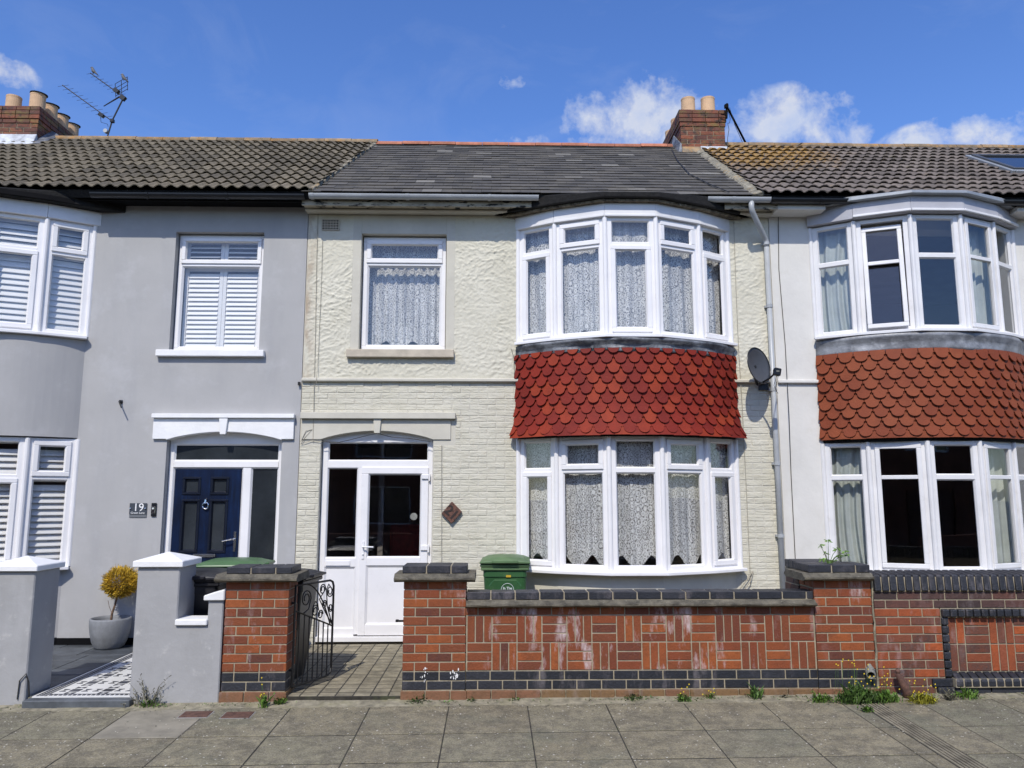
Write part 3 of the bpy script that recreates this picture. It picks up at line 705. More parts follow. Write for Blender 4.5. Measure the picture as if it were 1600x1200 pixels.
def lay(mb, P, s0, s1, z0, rows, pitch, L=.215, j=.011, depth=.09, odd=.5, start=0, proud=.0, jit=.0015, holes=(), hj=None):
    hj = hj or j
    for c in range(rows):
        s = s0-(((c+start) % 2)*odd)*(L+j)
        while s < s1:
            a, b = max(s, s0), min(s+L, s1); s += L+j
            if s+0 > s1-.02 and s < s1: pass
            if b-a < .025: continue
            za, zb = z0+c*pitch+hj/2, z0+(c+1)*pitch-hj/2
            segs = [(a, b)]
            for (h0, h1, hz0, hz1) in holes:
                if zb > hz0 and za < hz1:
                    ns = []
                    for (p, q) in segs:
                        if q <= h0 or p >= h1: ns.append((p, q)); continue
                        if p < h0: ns.append((p, h0))
                        if q > h1: ns.append((h1, q))
                    segs = ns
            for (p, q) in segs:
                if q-p < .02: continue
                d = proud+random.uniform(-jit, jit); d2 = d+random.uniform(-jit, jit)*.6; r1 = random.uniform(-jit, jit)*.6; r2 = random.uniform(-jit, jit)*.6
                mb.hexa([P(p, d, za+r1), P(q, d2, za+r2), P(q, -depth, za), P(p, -depth, za)], [P(p, d, zb+r1), P(q, d2, zb+r2), P(q, -depth, zb), P(p, -depth, zb)])
def front(Y): return lambda s, d, z: (s, Y-d, z)
def right(X): return lambda s, d, z: (X+d, s, z)
def left(X): return lambda s, d, z: (X-d, s, z)
def pier_bricks(mb, x0, x1, y0, y1, z0, rows, pitch, sides='RL', L=.215, start=0, **k):
    lay(mb, front(y0), x0, x1, z0, rows, pitch, L, start=start, **k)
    if 'R' in sides: lay(mb, right(x1), y0+.002, y1, z0, rows, pitch, L, start=start+1, **k)
    if 'L' in sides: lay(mb, left(x0), y0+.002, y1, z0, rows, pitch, L, start=start+1, **k)
def chimney(house, x0, x1, y0, y1, zb, zt, pots, mats=('brick_chim',)):
    random.seed(int(abs(x0)*100)); pc = .0745; hf = .008
    n = int((zt-zb)/pc); core = MB(); core.box(x0+.006, x1-.006, y0+.006, y1-.006, zb-1.2, zb+n*pc-.01)
    o = core.build('chimney', 'mortar', house)
    cb = MB(); body = n-4
    pier_bricks(cb, x0, x1, y0, y1, zb, body, pc, j=hf)
    lay(cb, lambda s, d, z: (s, y1+d, z), x0, x1, zb, body, pc, j=hf)
    for c in range(4):
        e = (.012, .026, .026, .022)[c]
        pier_bricks(cb, x0-e, x1+e, y0-e, y1+e, zb+(body+c)*pc, 1, pc, j=hf); lay(cb, lambda s, d, z: (s, y1+e+d, z), x0-e, x1+e, zb+(body+c)*pc, 1, pc, j=hf)
    cb.build('chimney_brickwork', 'brick_chim', o, bevel=.003)
    fl_ = MB(); z = zb+n*pc; fl_.hexa([(x0-.01, y0-.01, z-.03), (x1+.01, y0-.01, z-.03), (x1+.01, y1+.01, z-.03), (x0-.01, y1+.01, z-.03)],
        [(x0+.08, y0+.08, z+.045), (x1-.08, y0+.08, z+.045), (x1-.08, y1-.08, z+.045), (x0+.08, y1-.08, z+.045)])
    fl_.build('flaunching', 'verge', o)
    for (px, py, h, r, cap) in pots:
        pm = MB(); pm.lathe([(r*1.03, z+.0), (r*1.0, z+.06), (r*.97, z+h-.04), (r*1.0, z+h-.02), (r*1.0, z+h), (r*.84, z+h), (r*.82, z+.05)], (px, py, 0), 24)
        po_ = pm.build('chimney_pot', 'pot', o, smooth=False)
        if cap:
            c_ = MB(); rot = Matrix.Rotation(.05, 3, 'X') @ Matrix.Rotation(.08, 3, 'Y')
            c_.lathe([(.01, .015), (r*1.12, .012), (r*1.12, 0), (.01, .0)], (px+.01, py, z+h+.012), 16, rot); c_.build('pot_cap', 'black_felt', o)
    return o, z
def interior(house, x0, x1):
    mb = MB()
    mb.box(x0+.05, x1-.05, 4.4, 4.6, 0, 5.6); mb.box(x0-.0, x0+.05, .26, 4.4, 0, 5.6); mb.box(x1-.05, x1, .26, 4.4, 0, 5.6)
    mb.build('inner_wall', 'room', house)
    fb = MB(); fb.box(x0+.05, x1-.05, .26, 4.4, -.1, .04); fb.box(x0+.05, x1-.05, .26, 4.4, 2.66, 2.86); fb.box(x0+.05, x1-.05, .262, 4.4, 5.42, 5.47)
    fb.build('inner_floor', 'room_floor', house)
def roof_deck(house, x0, x1, name='roof'):
    mb = MB(); t0, t1 = -.10, -.004
    a = [slope(0, -.0, t1), slope(0, SLEN, t1), Vector((0, 5.6, EAVE_Z)), Vector((0, 5.5, EAVE_Z-.1)), slope(0, SLEN, t0-.03), slope(0, .0, t0)]
    vs = [(x0, p.y, p.z) for p in a]+[(x1, p.y, p.z) for p in a]; n = len(a)
    mb.mesh(vs, [tuple(range(n)), tuple(range(2*n-1, n-1, -1))]+[(i, n+i, n+(i+1) % n, (i+1) % n) for i in range(n)])
    return mb.build(name, 'black_felt', house)
def curtain_mesh(path_fn, s0, s1, z0, z1, ns, nz, amp, freq, hem=0, seed=0, gather=0):
    """pleated cloth; path_fn(s, d) -> (x, y)"""
    random.seed(seed); vs = []; fs = []; uv = []; ph = random.uniform(0, 6)
    fr2 = freq*1.73
    for i in range(ns+1):
        s = s0+(s1-s0)*i/ns
        for k in range(nz+1):
            tz = k/nz; zb = z0
            if hem: zb = z0+hem*(.5+.5*math.cos(2*math.pi*s/.36+ph))**2
            z = zb+(z1-zb)*tz
            a = amp*(.55+.45*(1-tz)); d = a*(math.sin(freq*s+ph+.6*math.sin(3*tz+s*2))+.45*math.sin(fr2*s+1.3+ph))
            ss = s
            if gather: ss = s0+(s-s0)*(1-gather*(math.sin(math.pi*(1-tz))**.8*.4+.6*(1-tz)*.4))
            x, y = path_fn(ss, d); vs.append((x, y, z)); uv.append((s*1.35, z))
    for i in range(ns):
        for k in range(nz): a = i*(nz+1)+k; fs.append((a, a+nz+1, a+nz+2, a+1))
    return vs, fs, uv
def curtain(name, mat, path_fn, s0, s1, z0, z1, label, cat, group=None, amp=.012, freq=60, hem=0, seed=0, dens=60, gather=0, nz=14):
    vs, fs, uv = curtain_mesh(path_fn, s0, s1, z0, z1, max(8, int((s1-s0)*dens)), nz, amp, freq, hem, seed, gather)
    me = bpy.data.meshes.new(name); me.from_pydata(vs, [], fs); me.materials.append(M[mat])
    l = me.uv_layers.new(name='UVMap')
    for lp in me.loops: l.data[lp.index].uv = uv[lp.vertex_index]
    for p in me.polygons: p.use_smooth = True
    o = bpy.data.objects.new(name, me); col.objects.link(o); tag(o, label, cat, group)
    if mat != 'lace':
        sm = o.modifiers.new('s', 'SOLIDIFY'); sm.thickness = .003
    return o
def poly_path(J):
    seg = [math.dist(J[i], J[i+1]) for i in range(len(J)-1)]; tot = sum(seg)
    def f(s, d):
        s = min(max(s, 0), tot-1e-6); i = 0
        while i < len(seg)-1 and s > seg[i]: s -= seg[i]; i += 1
        e = (Vector(J[i+1])-Vector(J[i])).normalized(); p = Vector(J[i])+e*s+Vector((e.y, -e.x))*d; return p.x, p.y
    return f, tot
def louvres(lo, u0, u1, z0, z1, n, mb, pitch=.062, tilt=.9, gap=.006, stile=.045):
    """plantation shutter leaf with tilting blades"""
    lo.rect(mb, u0, u1, z0, z1, stile, n-.025, n)
    z = z0+stile+pitch*.45
    while z < z1-stile-pitch*.35:
        c, s_ = math.cos(tilt)*pitch*.52, math.sin(tilt)*pitch*.52
        a, b = u0+stile+gap, u1-stile-gap
        nn = n-.012; th = .0045
        P = [(nn+c*1.0, z-s_), (nn-c*1.0, z+s_)]
        v = []
        for u in (a, b):
            for (q, w_) in ((P[0], 0), (P[1], 0)):
                v.append(lo.p(u, q[0], q[1]-th)); v.append(lo.p(u, q[0], q[1]+th))
        mb.mesh(v, [(0, 1, 3, 2), (4, 6, 7, 5), (0, 4, 5, 1), (2, 3, 7, 6), (1, 5, 7, 3), (0, 2, 6, 4)])
        z += pitch
def cable(parent, pts, r=.004, mat='cable_cream', name='cable'):
    mb = MB(); mb.tube(pts, r, 5); return mb.build(name, mat, parent)
def slab_poly(mb, pts, z0f, z1f):
    n = len(pts); mb.mesh([(x, y, z0f(x, y)) for x, y in pts]+[(x, y, z1f(x, y)) for x, y in pts], [tuple(range(n-1, -1, -1)), tuple(range(n, 2*n))]+[(i, (i+1) % n, n+(i+1) % n, n+i) for i in range(n)])

# ================================================================ CREAM HOUSE
H = thing('terraced_house', (.6, 0, 0), 'cream terraced house with slate roof and glossy red scalloped tiles between its bay windows', 'house')
BX = [.33, .79, 1.40, 2.04, 2.65, 3.11]; BY = [0, -.28, -.54, -.54, -.28, 0]
J = list(zip(BX, BY)); BC = 1.72
Z_UB, Z_UT, Z_UTR = 3.745, 5.275, 4.915; Z_LB, Z_LT, Z_LTR = .905, 2.51, 2.10
Z_STR = AZ(640, 594, 0)
wx0, wx1, wz0, wz1 = AX(563, 460, 0), AX(697, 460, 0), AZ(630, 546, 0), AZ(630, 366, 0)
dx0, dx1, dz0, dz_s, dz_p = AX(499, 760, 0), AX(676, 760, 0), .06, AZ(590, 687, 0), AZ(590, 672, 0)
holes = [(wx0, wx1, wz0, wz1), (dx0, dx1, -.02, dz_p), (BX[0]+.03, BX[-1]-.03, Z_LB, Z_LT), (BX[0]+.03, BX[-1]-.03, Z_UB, Z_UT)]
mb = MB(); wall(mb, XL, XR, -.15, 5.6, holes, 0, .26); mb.build('wall', 'cream_smooth', H)
# arch fill
mb = MB(); N = 14; cxm = (dx0+dx1)/2; pts = [(dx0, dz_p)]
arc_p = [(dx0+(dx1-dx0)*i/N, dz_s+(dz_p-.012-dz_s)*math.sin(math.pi*i/N)**.8) for i in range(N+1)]
for i in range(N):
    (a, za), (b, zb) = arc_p[i], arc_p[i+1]
    mb.hexa([(a, -.0, za), (b, -.0, zb), (b, .12, zb), (a, .12, za)], [(a, -.0, dz_p+.002), (b, -.0, dz_p+.002), (b, .12, dz_p+.002), (a, .12, dz_p+.002)])
mb.build('door_arch', 'cream_smooth', H)
# painted brickwork below the string course
random.seed(11); mb = MB()
lx1 = AX(712, 652, 0)
lin = (XL-.1, lx1, dz_s-.005, AZ(590, 652, 0))
bh = [(dx0-.004, dx1+.004, -.5, dz_s), lin, (BX[0]-.0, BX[-1]+.0, .0, Z_STR+.1)]
lay(mb, front(0), XL+.004, XR-.004, .0, int((Z_STR-.02)/.0735), (Z_STR-.02)/int((Z_STR-.02)/.0735), L=.217, j=.009, hj=.007, depth=.02, proud=.0045, jit=.0026, holes=bh)
mb.build('brickwork', 'brick_paint', H, bevel=.005, seg=1)
# rough stucco above
from mathutils import noise as mn
def stucco(x0, x1, z0, z1, skip, st=.0115):
    nx_, nz_ = int((x1-x0)/st), int((z1-z0)/st); vs = []; fs = []; idx = {}
    for i in range(nx_+1):
        for j_ in range(nz_+1):
            x = x0+(x1-x0)*i/nx_; z = z0+(z1-z0)*j_/nz_
            a = mn.noise(Vector((x*3.2, 7, z*3.2))); b = mn.noise(Vector((x*3.2, 17, z*3.2)))
            q = Vector((x*7+a*2.6, 0, z*10+b*3.0)); n1 = 1-abs(mn.noise(q))*2.2; n2 = mn.noise(Vector((x*26+a*3, 3, z*34)))
            n3 = 1-abs(mn.noise(Vector((x*15+b*3, 5, z*19+a*2))))*2.2
            am = .45+.75*max(0, mn.noise(Vector((x*1.3, 31, z*1.3)))+.4); h = am*(.007*max(0, n1)**3+.008*max(0, n3)**3.0)+.0045*n2
            e = min(x-x0, x1-x, z-z0, z1-z)/.05; h *= min(1, max(0, e))
            idx[i, j_] = len(vs); vs.append((x, -.008-h*1.0, z))
    for i in range(nx_):
        for j_ in range(nz_):
            x = x0+(x1-x0)*(i+.5)/nx_; z = z0+(z1-z0)*(j_+.5)/nz_
            if any(a < x < b and c < z < d for a, b, c, d in skip): continue
            fs.append((idx[i, j_], idx[i+1, j_], idx[i+1, j_+1], idx[i, j_+1]))
    return vs, fs
gw = .115
sz1 = 5.47
for (a, b) in ((XL+.01, BX[0]+.02), (BX[-1]-.02, XR-.01)):
    vs, fs = stucco(a, b, Z_STR+.02, sz1, [(wx0-gw, wx1+gw, wz0-.10, 9)] if a < 0 else [])
    m2 = MB(); m2.mesh(vs, fs)
    m2.build('stucco', 'stucco', H, smooth=True)
mb = MB()                                  # smooth plaster bands round the small window
mb.box(wx0-gw, wx0, -.012, .0, wz0-.02, 5.47); mb.box(wx1, wx1+gw, -.012, .0, wz0-.02, 5.47); mb.box(wx0, wx1, -.0125, .0, wz1, 5.47)
mb.build('window_surround', 'cream_smooth', H, bevel=.004)
for (a, b) in ((XL, BX[0]+.02), (BX[-1]-.02, XR-.01)): mb = MB(); mb.box(a, b, -.055, .0, Z_STR-.028, Z_STR+.022); mb.build('string_course', 'cream_smooth', H, bevel=.012)
mb = MB()                                  # plain lintel with its ledge and keystone over the door
zl0, zl1 = AZ(590, 655, 0), AZ(590, 645, 0)
mb.prism([(XL+.02, dz_s)]+arc_p+[(lx1-.06, dz_s), (lx1-.06, zl0), (XL+.02, zl0)], lambda p, k: (p[0], -.018 if k else 0, p[1]))
mb.box(XL+.01, lx1, -.075, -.0, zl0, zl1)
kx = AX(590, 665, 0); mb.hexa([(kx-.036, -.05, dz_p-.045), (kx+.036, -.05, dz_p-.045), (kx+.036, -.019, dz_p-.045), (kx-.036, -.019, dz_p-.045)], [(kx-.05, -.05, zl0), (kx+.05, -.05, zl0), (kx+.05, -.019, zl0), (kx-.05, -.019, zl0)])
mb.build('door_lintel', 'cream_smooth', H, bevel=.005)
# small window
lo = Loc((wx0+.012, .085), (wx1-.012, .085)); fr = MB(); panes = []; sashes = []
zt_ = AZ(630, 412, .085); z0_, z1_ = wz0+.0, wz1-.015
lo.rect(fr, 0, lo.L, z0_, z1_, .06, -.065, 0); lo.box(fr, .06, lo.L-.06, -.065, 0, zt_-.03, zt_+.02)
light(fr, panes, sashes, lo, .06, lo.L-.06, zt_+.02, z1_-.06, 'o'); light(fr, panes, sashes, lo, .06, lo.L-.06, z0_+.06, zt_-.03, 'f', bw=.022)
wo = fr.build('window', 'upvc', H, bevel=.004)
for s_ in sashes: s_.build('sash', 'upvc', wo, bevel=.006)
for a in panes: glaze(wo, *a[:5], a[5])
sm = MB(); sxa, sxb = AX(541, 555, -.07), AX(709, 555, -.07); sm.hexa([(sxa, -.085, wz0-.115), (sxb, -.085, wz0-.115), (sxb, .08, wz0-.115), (sxa, .08, wz0-.115)], [(sxa, -.085, wz0-.012), (sxb, -.085, wz0-.012), (sxb, .08, wz0+.004), (sxa, .08, wz0+.004)])
sm.build('window_sill', 'concrete_cill', wo, bevel=.006)
f_, tot = poly_path([(wx0+.03, .26), (wx1-.03, .26)])
curtain('net_curtain', 'lace', f_, 0, tot, wz0+.07, wz1-.03, 'white lace net curtain behind the small upstairs window of the cream house', 'net curtain', 'lace net curtains of the cream house', amp=.016, freq=62, hem=.09, seed=3, dens=110)
# door set
DY = .085
D = lambda x, y: A(x, y, DY)
lo = Loc((dx0+.008, DY), (dx1-.008, DY)); L = lo.L; U = lambda px, py=800: AX(px, py, DY)-(dx0+.008)
fr = MB(); zt1 = AZ(588, 725.5, DY); ztop = dz_s-.01
lo.box(fr, 0, L, -.07, 0, ztop-.02, dz_p+.0); lo.box(fr, 0, .072, -.07, 0, dz0, ztop-.02); lo.box(fr, L-.060, L, -.07, 0, dz0, ztop-.02)
lo.box(fr, .072, L-.060, -.07, 0, zt1-.045, zt1+.045)
um = U(560); lo.box(fr, um-.02, um+.035, -.07, 0, dz0+.04, zt1-.045)
lo.box(fr, -.02, L+.02, -.07, .05, .02, dz0+.02); lo.box(fr, .072, um-.02, -.07, 0, dz0+.02, dz0+.11)
zp1, zp0 = AZ(530, 872, DY), AZ(530, 886, DY); lo.box(fr, .072, um-.02, -.07, 0, zp0, zp1); lo.box(fr, .072, um-.02, -.055, -.022, dz0+.11, zp0)
lo.bead(fr, .072, um-.02, dz0+.11, zp0, -.002, -.02, .018)
lo.bead(fr, .072, um-.02, zp1, zt1-.045, -.004, -.026, .014); lo.bead(fr, .072, L-.06, zt1+.045, ztop-.02, -.004, -.026, .014)
do_ = fr.build('door_frame', 'upvc', H, bevel=.004)
glaze(do_, lo, .076, um-.024, zp1+.004, zt1-.05); glaze(do_, lo, .076, L-.064, zt1+.05, ztop-.024)
lf = MB(); a, b, c, d = um+.030, L-.05, dz0+.03, zt1-.036
gz0 = AZ(618, 871, DY)
lo.box(lf, a, b, -.04, .02, d-.085, d); lo.box(lf, a, a+.09, -.04, .02, c, d-.085); lo.box(lf, b-.09, b, -.04, .02, c, d-.085); lo.box(lf, a+.09, b-.09, -.04, .02, c, c+.13); lo.box(lf, a+.09, b-.09, -.04, .02, gz0-.10, gz0)
lo.box(lf, a+.09, b-.09, -.03, .0, c+.13, gz0-.10); lo.bead(lf, a+.09, b-.09, c+.13, gz0-.10, .018, .002, .02); lo.bead(lf, a+.09, b-.09, gz0, d-.085, .014, -.01, .016)
dl = lf.build('door', 'upvc', H, bevel=.006)
glaze(dl, lo, a+.094, b-.094, gz0+.004, d-.089, -.008)
hb = MB(); hz = AZ(572, 858, DY); hu = a+.045; lo.box(hb, hu-.014, hu+.014, .02, .03, hz-.12, hz+.10); hb.tube([lo.p(hu, .02, hz+.03), lo.p(hu, .065, hz+.03), lo.p(hu+.02, .07, hz+.033), lo.p(hu+.135, .068, hz+.028)], .010, 8)
hb.tube([lo.p(hu, .03, hz-.06), lo.p(hu, .042, hz-.06)], .011, 10); hb.build('handle', 'handle_white', dl, bevel=.003)
for py in (745, 856):
    hg = MB(); z = AZ(668, py, DY); lo.box(hg, b-.085, b-.0, .02, .042, z-.028, z+.028); hg.tube([lo.p(b+.012, .03, z-.055), lo.p(b+.012, .03, z+.04)], .013, 8); hg.build('hinge', 'upvc', dl, bevel=.003)
lt = MB(); z = AZ(528, 880, DY); ua, ub = U(509, 880), U(547, 880); lo.box(lt, ua, ub, .0, .014, z-.032, z+.032); lt.build('letter_plate', 'upvc', do_, bevel=.005)
st = MB(); c_ = A(646.5, 807, DY); rot = Matrix.Rotation(R(90), 3, 'X'); st.lathe([(.001, .0015), (.045, .0015), (.045, .0)], (c_[0], DY-.0, c_[1]), 24, rot); st.build('sticker', 'pipe_clay', dl)
# seen through the door: a pale inner post; red shape added for a reflected car
mb = MB(); mb.box(AX(591, 800, 1.3), AX(599, 800, 1.3), 1.3, 1.36, .1, 2.6); mb.box(AX(585, 885, 1.3), AX(640, 885, 1.3), 1.3, 1.33, .78, .85); mb.build('inner_door', 'room', H)
rs = MB(); ra, rb_ = AX(601, 850, 1.9), AX(660, 850, 1.9); rs.box(ra, rb_, 1.9, 2.6, .04, .55); rs.box(ra, rb_, 2.4, 2.7, .55, 1.35); rs.box(ra-.1, ra+.05, 1.9, 2.6, .04, .8)
tag(rs.build('red_reflection_shape', 'red_reflect', None, bevel=.05, seg=2), 'dim red shape added behind the glazed white front door for a reflected car', 'red_reflection_shape')
# bay windows
lob = bay_window(H, J, Z_LB, Z_LT, Z_LTR, [('f', 'o'), ('o', 'f'), ('f', 'f'), ('o', 'f'), ('f', 'o')])
upb = bay_window(H, J, Z_UB, Z_UT, Z_UTR, [('f', 'o'), ('o', 'f'), ('f', 'o'), ('o', 'f'), ('f', 'o')])
f_, tot = poly_path(off(J, -.13))
curtain('net_curtain', 'lace', f_, .05, tot-.05, Z_UB+.05, Z_UT-.02, 'white flowered lace net curtain in the upstairs bay of the cream house', 'net curtain', 'lace net curtains of the cream house', amp=.012, freq=34, hem=.07, seed=5, dens=70)
curtain('net_curtain', 'lace', f_, .05, tot-.05, Z_LB+.05, Z_LT-.02, 'white flowered lace net curtain with scalloped hem in the downstairs bay of the cream house', 'net curtain', 'lace net curtains of the cream house', amp=.010, freq=30, hem=.13, seed=9, dens=70)
# bay base and apron
mb = MB(); band(mb, off(J, -.03), off(J, -.2), -.15, Z_LB-.02); mb.build('bay_base', 'cream_smooth', H, bevel=.01)
mb = MB(); P_, Ls_ = club_tiles(mb, BC, 1.41, .585, 2.515, 3.585, .168, .122, .10, 4); mb.build('hanging_tiles', 'club_red', H, bevel=.0015)
mb = MB(); A1 = arc(BC, 1.40, .57); band(mb, [(x, y) for x, y in A1], [(x, y+.14) for x, y in A1], Z_LT+.0, Z_UB-.04); mb.build('bay_apron_core', 'black_felt', H)
mb = MB(); A1 = arc(BC, 1.425, .61, 40); random.seed(4)
vs = []; fs = []; n = len(A1)
for i, (x, y) in enumerate(A1):
    for k in range(6):
        tz = k/5; d = .012*math.sin(i*.8+k)+.012*random.random()+(.05*tz if k > 3 else 0); zz = 3.545+.155*tz+(.012*math.sin(i*.9) if k == 0 else 0)
        vs.append((BC+(x-BC)*(1+.012*math.sin(i)*.2), y-d, zz))
for i in range(n-1):
    for k in range(5): fs.append((i*6+k, (i+1)*6+k, (i+1)*6+k+1, i*6+k+1))
mb.mesh(vs, fs); o = mb.build('lead_flashing', 'lead', H, smooth=True); sm = o.modifiers.new('s', 'SOLIDIFY'); sm.thickness = .006
# head boards and felted bay roof
mb = MB()
Jo = off(J, .035)
for i in range(5):
    lo = Loc(Jo[i], Jo[i+1]); lo.box(mb, .002 if i else -.03, lo.L-.002 if i < 4 else lo.L+.03, -.06, 0, 5.268, 5.445)
    lo.box(mb, .002, lo.L-.002, .0, .014, 5.268, 5.30)
mb.build('head_board', 'upvc_trim', H, bevel=.005)
mb = MB(); Jr = off(J, .10); Jr[0] = (Jr[0][0]-.16, -.04); Jr[-1] = (Jr[-1][0]+.16, -.04)
band(mb, Jr, off(J, -.1), 5.445, 5.475); mb.build('bay_soffit', 'rot_wood', H, bevel=.004)
mb = MB(); Jr2 = off(J, .155); Jr2[0] = (Jr2[0][0]-.24, -.05); Jr2[-1] = (Jr2[-1][0]+.24, -.05)
pts = [(Jr2[0][0], .05)]+Jr2+[(Jr2[-1][0], .05)]
slab_poly(mb, pts, lambda x, y: 5.478, lambda x, y: 5.535+max(0, (y+.75))*.22); mb.build('bay_roof', 'black_felt', H, bevel=.012, seg=2)
# eaves
for (a, b) in ((XL-.02, BX[0]), (BX[-1]+.12, XR+.03)): mb = MB(); mb.box(a, b, -.14, 0, 5.478, 5.512); mb.build('eaves_cornice', 'cream_smooth', H, bevel=.012)
for (a, b) in ((XL-.02, BX[0]+.2), (BX[-1]-.1, XR+.03)): mb = MB(); mb.box(a, b, -.30, -.27, 5.485, 5.62); mb.box(a, b, -.272, 0, 5.515, 5.535); mb.build('fascia', 'peel', H, bevel=.003)
def gutter(parent, x0, x1, y, z, mat, r=.056, name='gutter', clips=()):
    mb = MB(); N = 10; vs = []
    for x in (x0, x1):
        for rr in (r, r-.006):
            for k in range(N+1):
                an = math.pi+math.pi*k/N; vs.append((x, y+rr*math.cos(an), z+rr*math.sin(an)))
    n1 = N+1; fs = []
    for k in range(N): fs += [(k, 2*n1+k, 2*n1+k+1, k+1), (n1+k, n1+k+1, 3*n1+k+1, 3*n1+k), (k, k+1, n1+k+1, n1+k), (2*n1+k, 3*n1+k, 3*n1+k+1, 2*n1+k+1)]
    fs += [(0, n1, 3*n1, 2*n1), (N, 2*n1+N, 3*n1+N, n1+N)]
    mb.mesh(vs, fs); o = mb.build(name, mat, parent, smooth=False)
    for cx_ in clips:
        c = MB(); pr = [(y+(r+d)*math.cos(math.pi+math.pi*k/N), z+(r+d)*math.sin(math.pi+math.pi*k/N)) for d, ks in ((.007, range(N+1)), (.0005, range(N, -1, -1))) for k in ks]
        c.prism(pr, lambda p, k: (cx_+(.02 if k else -.02), p[0], p[1])); c.build('gutter_clip', mat, o)
    return o
GY = -.365
gutter(H, XL+.09, BX[0]+.25, GY, 5.605, 'gutter_grey', clips=(XL+.13, -1.1, -.05))
gutter(H, BX[-1]-.35, XR-.10, GY, 5.605, 'gutter_grey', clips=(3.10,))
dpx = AX(1197, 375, -.07); dpb = AX(1219, 880, -.07); ox = AX(1174, 320, GY)
mb = MB(); mb.tube([(ox, GY, 5.58), (ox, GY, 5.47), (ox+.02, GY+.02, 5.42), (dpx-.03, -.10, 5.17), (dpx, -.07, 5.12), (dpx, -.07, 5.05)], .036, 14)
mb.tube([(dpx, -.07, 5.06), (dpx, -.07, -.0)], .034, 14)
o = mb.build('downpipe', 'gutter_grey', H, smooth=True)
for z in (5.10, 4.25, 3.15, 2.2, 1.3):
    c = MB(); c.tube([(dpx, -.07, z-.022), (dpx, -.07, z+.022)], .041, 14); c.box(dpx-.05, dpx+.05, -.05, -.0, z-.015, z+.015); c.build('pipe_clip', 'gutter_grey', o)
# roof
rd = roof_deck(H, XL, XR)
mb = MB(); slates(mb, XL+.0, XR-.1, rows=20, w=.255); mb.build('slates', 'slate', rd)
ridge('ridge_tiles', 'terracotta', AX(588, 222, RID_Y), AX(1045, 232, RID_Y)+.05, rd)
vm = MB(); random.seed(6)
for i in range(26):
    s0 = SLEN*i/26-.02; s1 = SLEN*(i+1)/26-.02; x = 3.40+random.uniform(-.02, .02); ww = random.uniform(.05, .085)
    vm.hexa([slope(x-ww, s0, .0), slope(x+ww, s0, .0), slope(x+ww, s1, .0), slope(x-ww, s1, .0)], [slope(x-ww*.5, s0, .035), slope(x+ww, s0, .058+random.uniform(0, .01)), slope(x+ww, s1, .055), slope(x-ww*.5, s1, .035)])
vm.build('verge_mortar', 'verge', rd, bevel=.008)
# air brick
vz0, vz1, vx0, vx1 = AZ(517, 360, 0), AZ(517, 344, 0), AX(504, 352, 0), AX(530, 352, 0)
mb = MB(); n = 6
for i in range(n+1): x = vx0+(vx1-vx0)*i/n; mb.box(x-.006, x+.006, -.030, -.0, vz0, vz1)
for i in range(5): z = vz0+(vz1-vz0)*i/4; mb.box(vx0, vx1, -.029, -.001, z-.006, z+.006)
o = mb.build('air_brick', 'concrete_cill', H)
mb = MB(); mb.box(vx0+.002, vx1-.002, -.0215, -.002, vz0+.002, vz1-.002); mb.build('vent_dark_backing', 'black_felt', o)  # solid black backing, paints the shade inside the air brick holes
# chimney on the right party line
cy0 = 2.28; cx0, cx1 = AX(1064, 215, cy0), AX(1133, 215, cy0); cz1 = AZ(1098, 172, cy0); czb = AZ(1098, 232, cy0)
nC = round((cz1-czb)/.0745); r = .118; pz = .30
ch, zc = chimney(H, cx0, cx1, cy0, cy0+1.45, cz1-nC*.0745, cz1+.001, [(AX(1075, 165, cy0+.15), cy0+.15, .27, r, 0), (AX(1106, 165, cy0+.15), cy0+.15, .28, r, 0), (cx0+.14, cy0+.75, .2, r, 0), (cx0+.14, cy0+1.2, .2, r, 0), (cx1-.14, cy0+.9, .2, r, 0)])
mb = MB(); zf0 = AZ(1098, 241, cy0-.1); mb.hexa([(cx0-.02, cy0-.16, zf0-.04), (AX(1094, 240, cy0), cy0-.16, zf0-.04), (AX(1094, 240, cy0), cy0, zf0-.0), (cx0-.02, cy0, zf0)], [(cx0+.0, cy0-.05, czb+.01), (AX(1094, 232, cy0), cy0-.05, czb+.01), (AX(1094, 232, cy0), cy0, czb+.02), (cx0, cy0, czb+.02)])
mb.build('mortar_skirt', 'ridge_lichen', ch, bevel=.01)
mb = MB(); mb.hexa([(AX(1094, 240, cy0), cy0-.15, zf0-.03), (cx1+.04, cy0-.15, zf0-.03), (cx1+.04, cy0, zf0), (AX(1094, 240, cy0), cy0, zf0)], [(AX(1094, 232, cy0), cy0-.03, czb+.03), (cx1+.03, cy0-.03, czb+.03), (cx1+.03, cy0, czb+.03), (AX(1094, 232, cy0), cy0, czb+.03)])
mb.build('chimney_flashing', 'lead_light', ch, bevel=.006)
mb = MB(); mb.hexa([(cx0-.09, cy0-.12, zf0-.02), (cx0-.01, cy0-.12, zf0-.02), (cx0-.01, cy0+.4, zf0+.35), (cx0-.09, cy0+.4, zf0+.3)], [(cx0-.03, cy0-.06, czb+.06), (cx0-.005, cy0-.06, czb+.06), (cx0-.005, cy0+.4, czb+.42), (cx0-.03, cy0+.4, czb+.42)])
mb.build('side_flashing', 'lead', ch, bevel=.006)
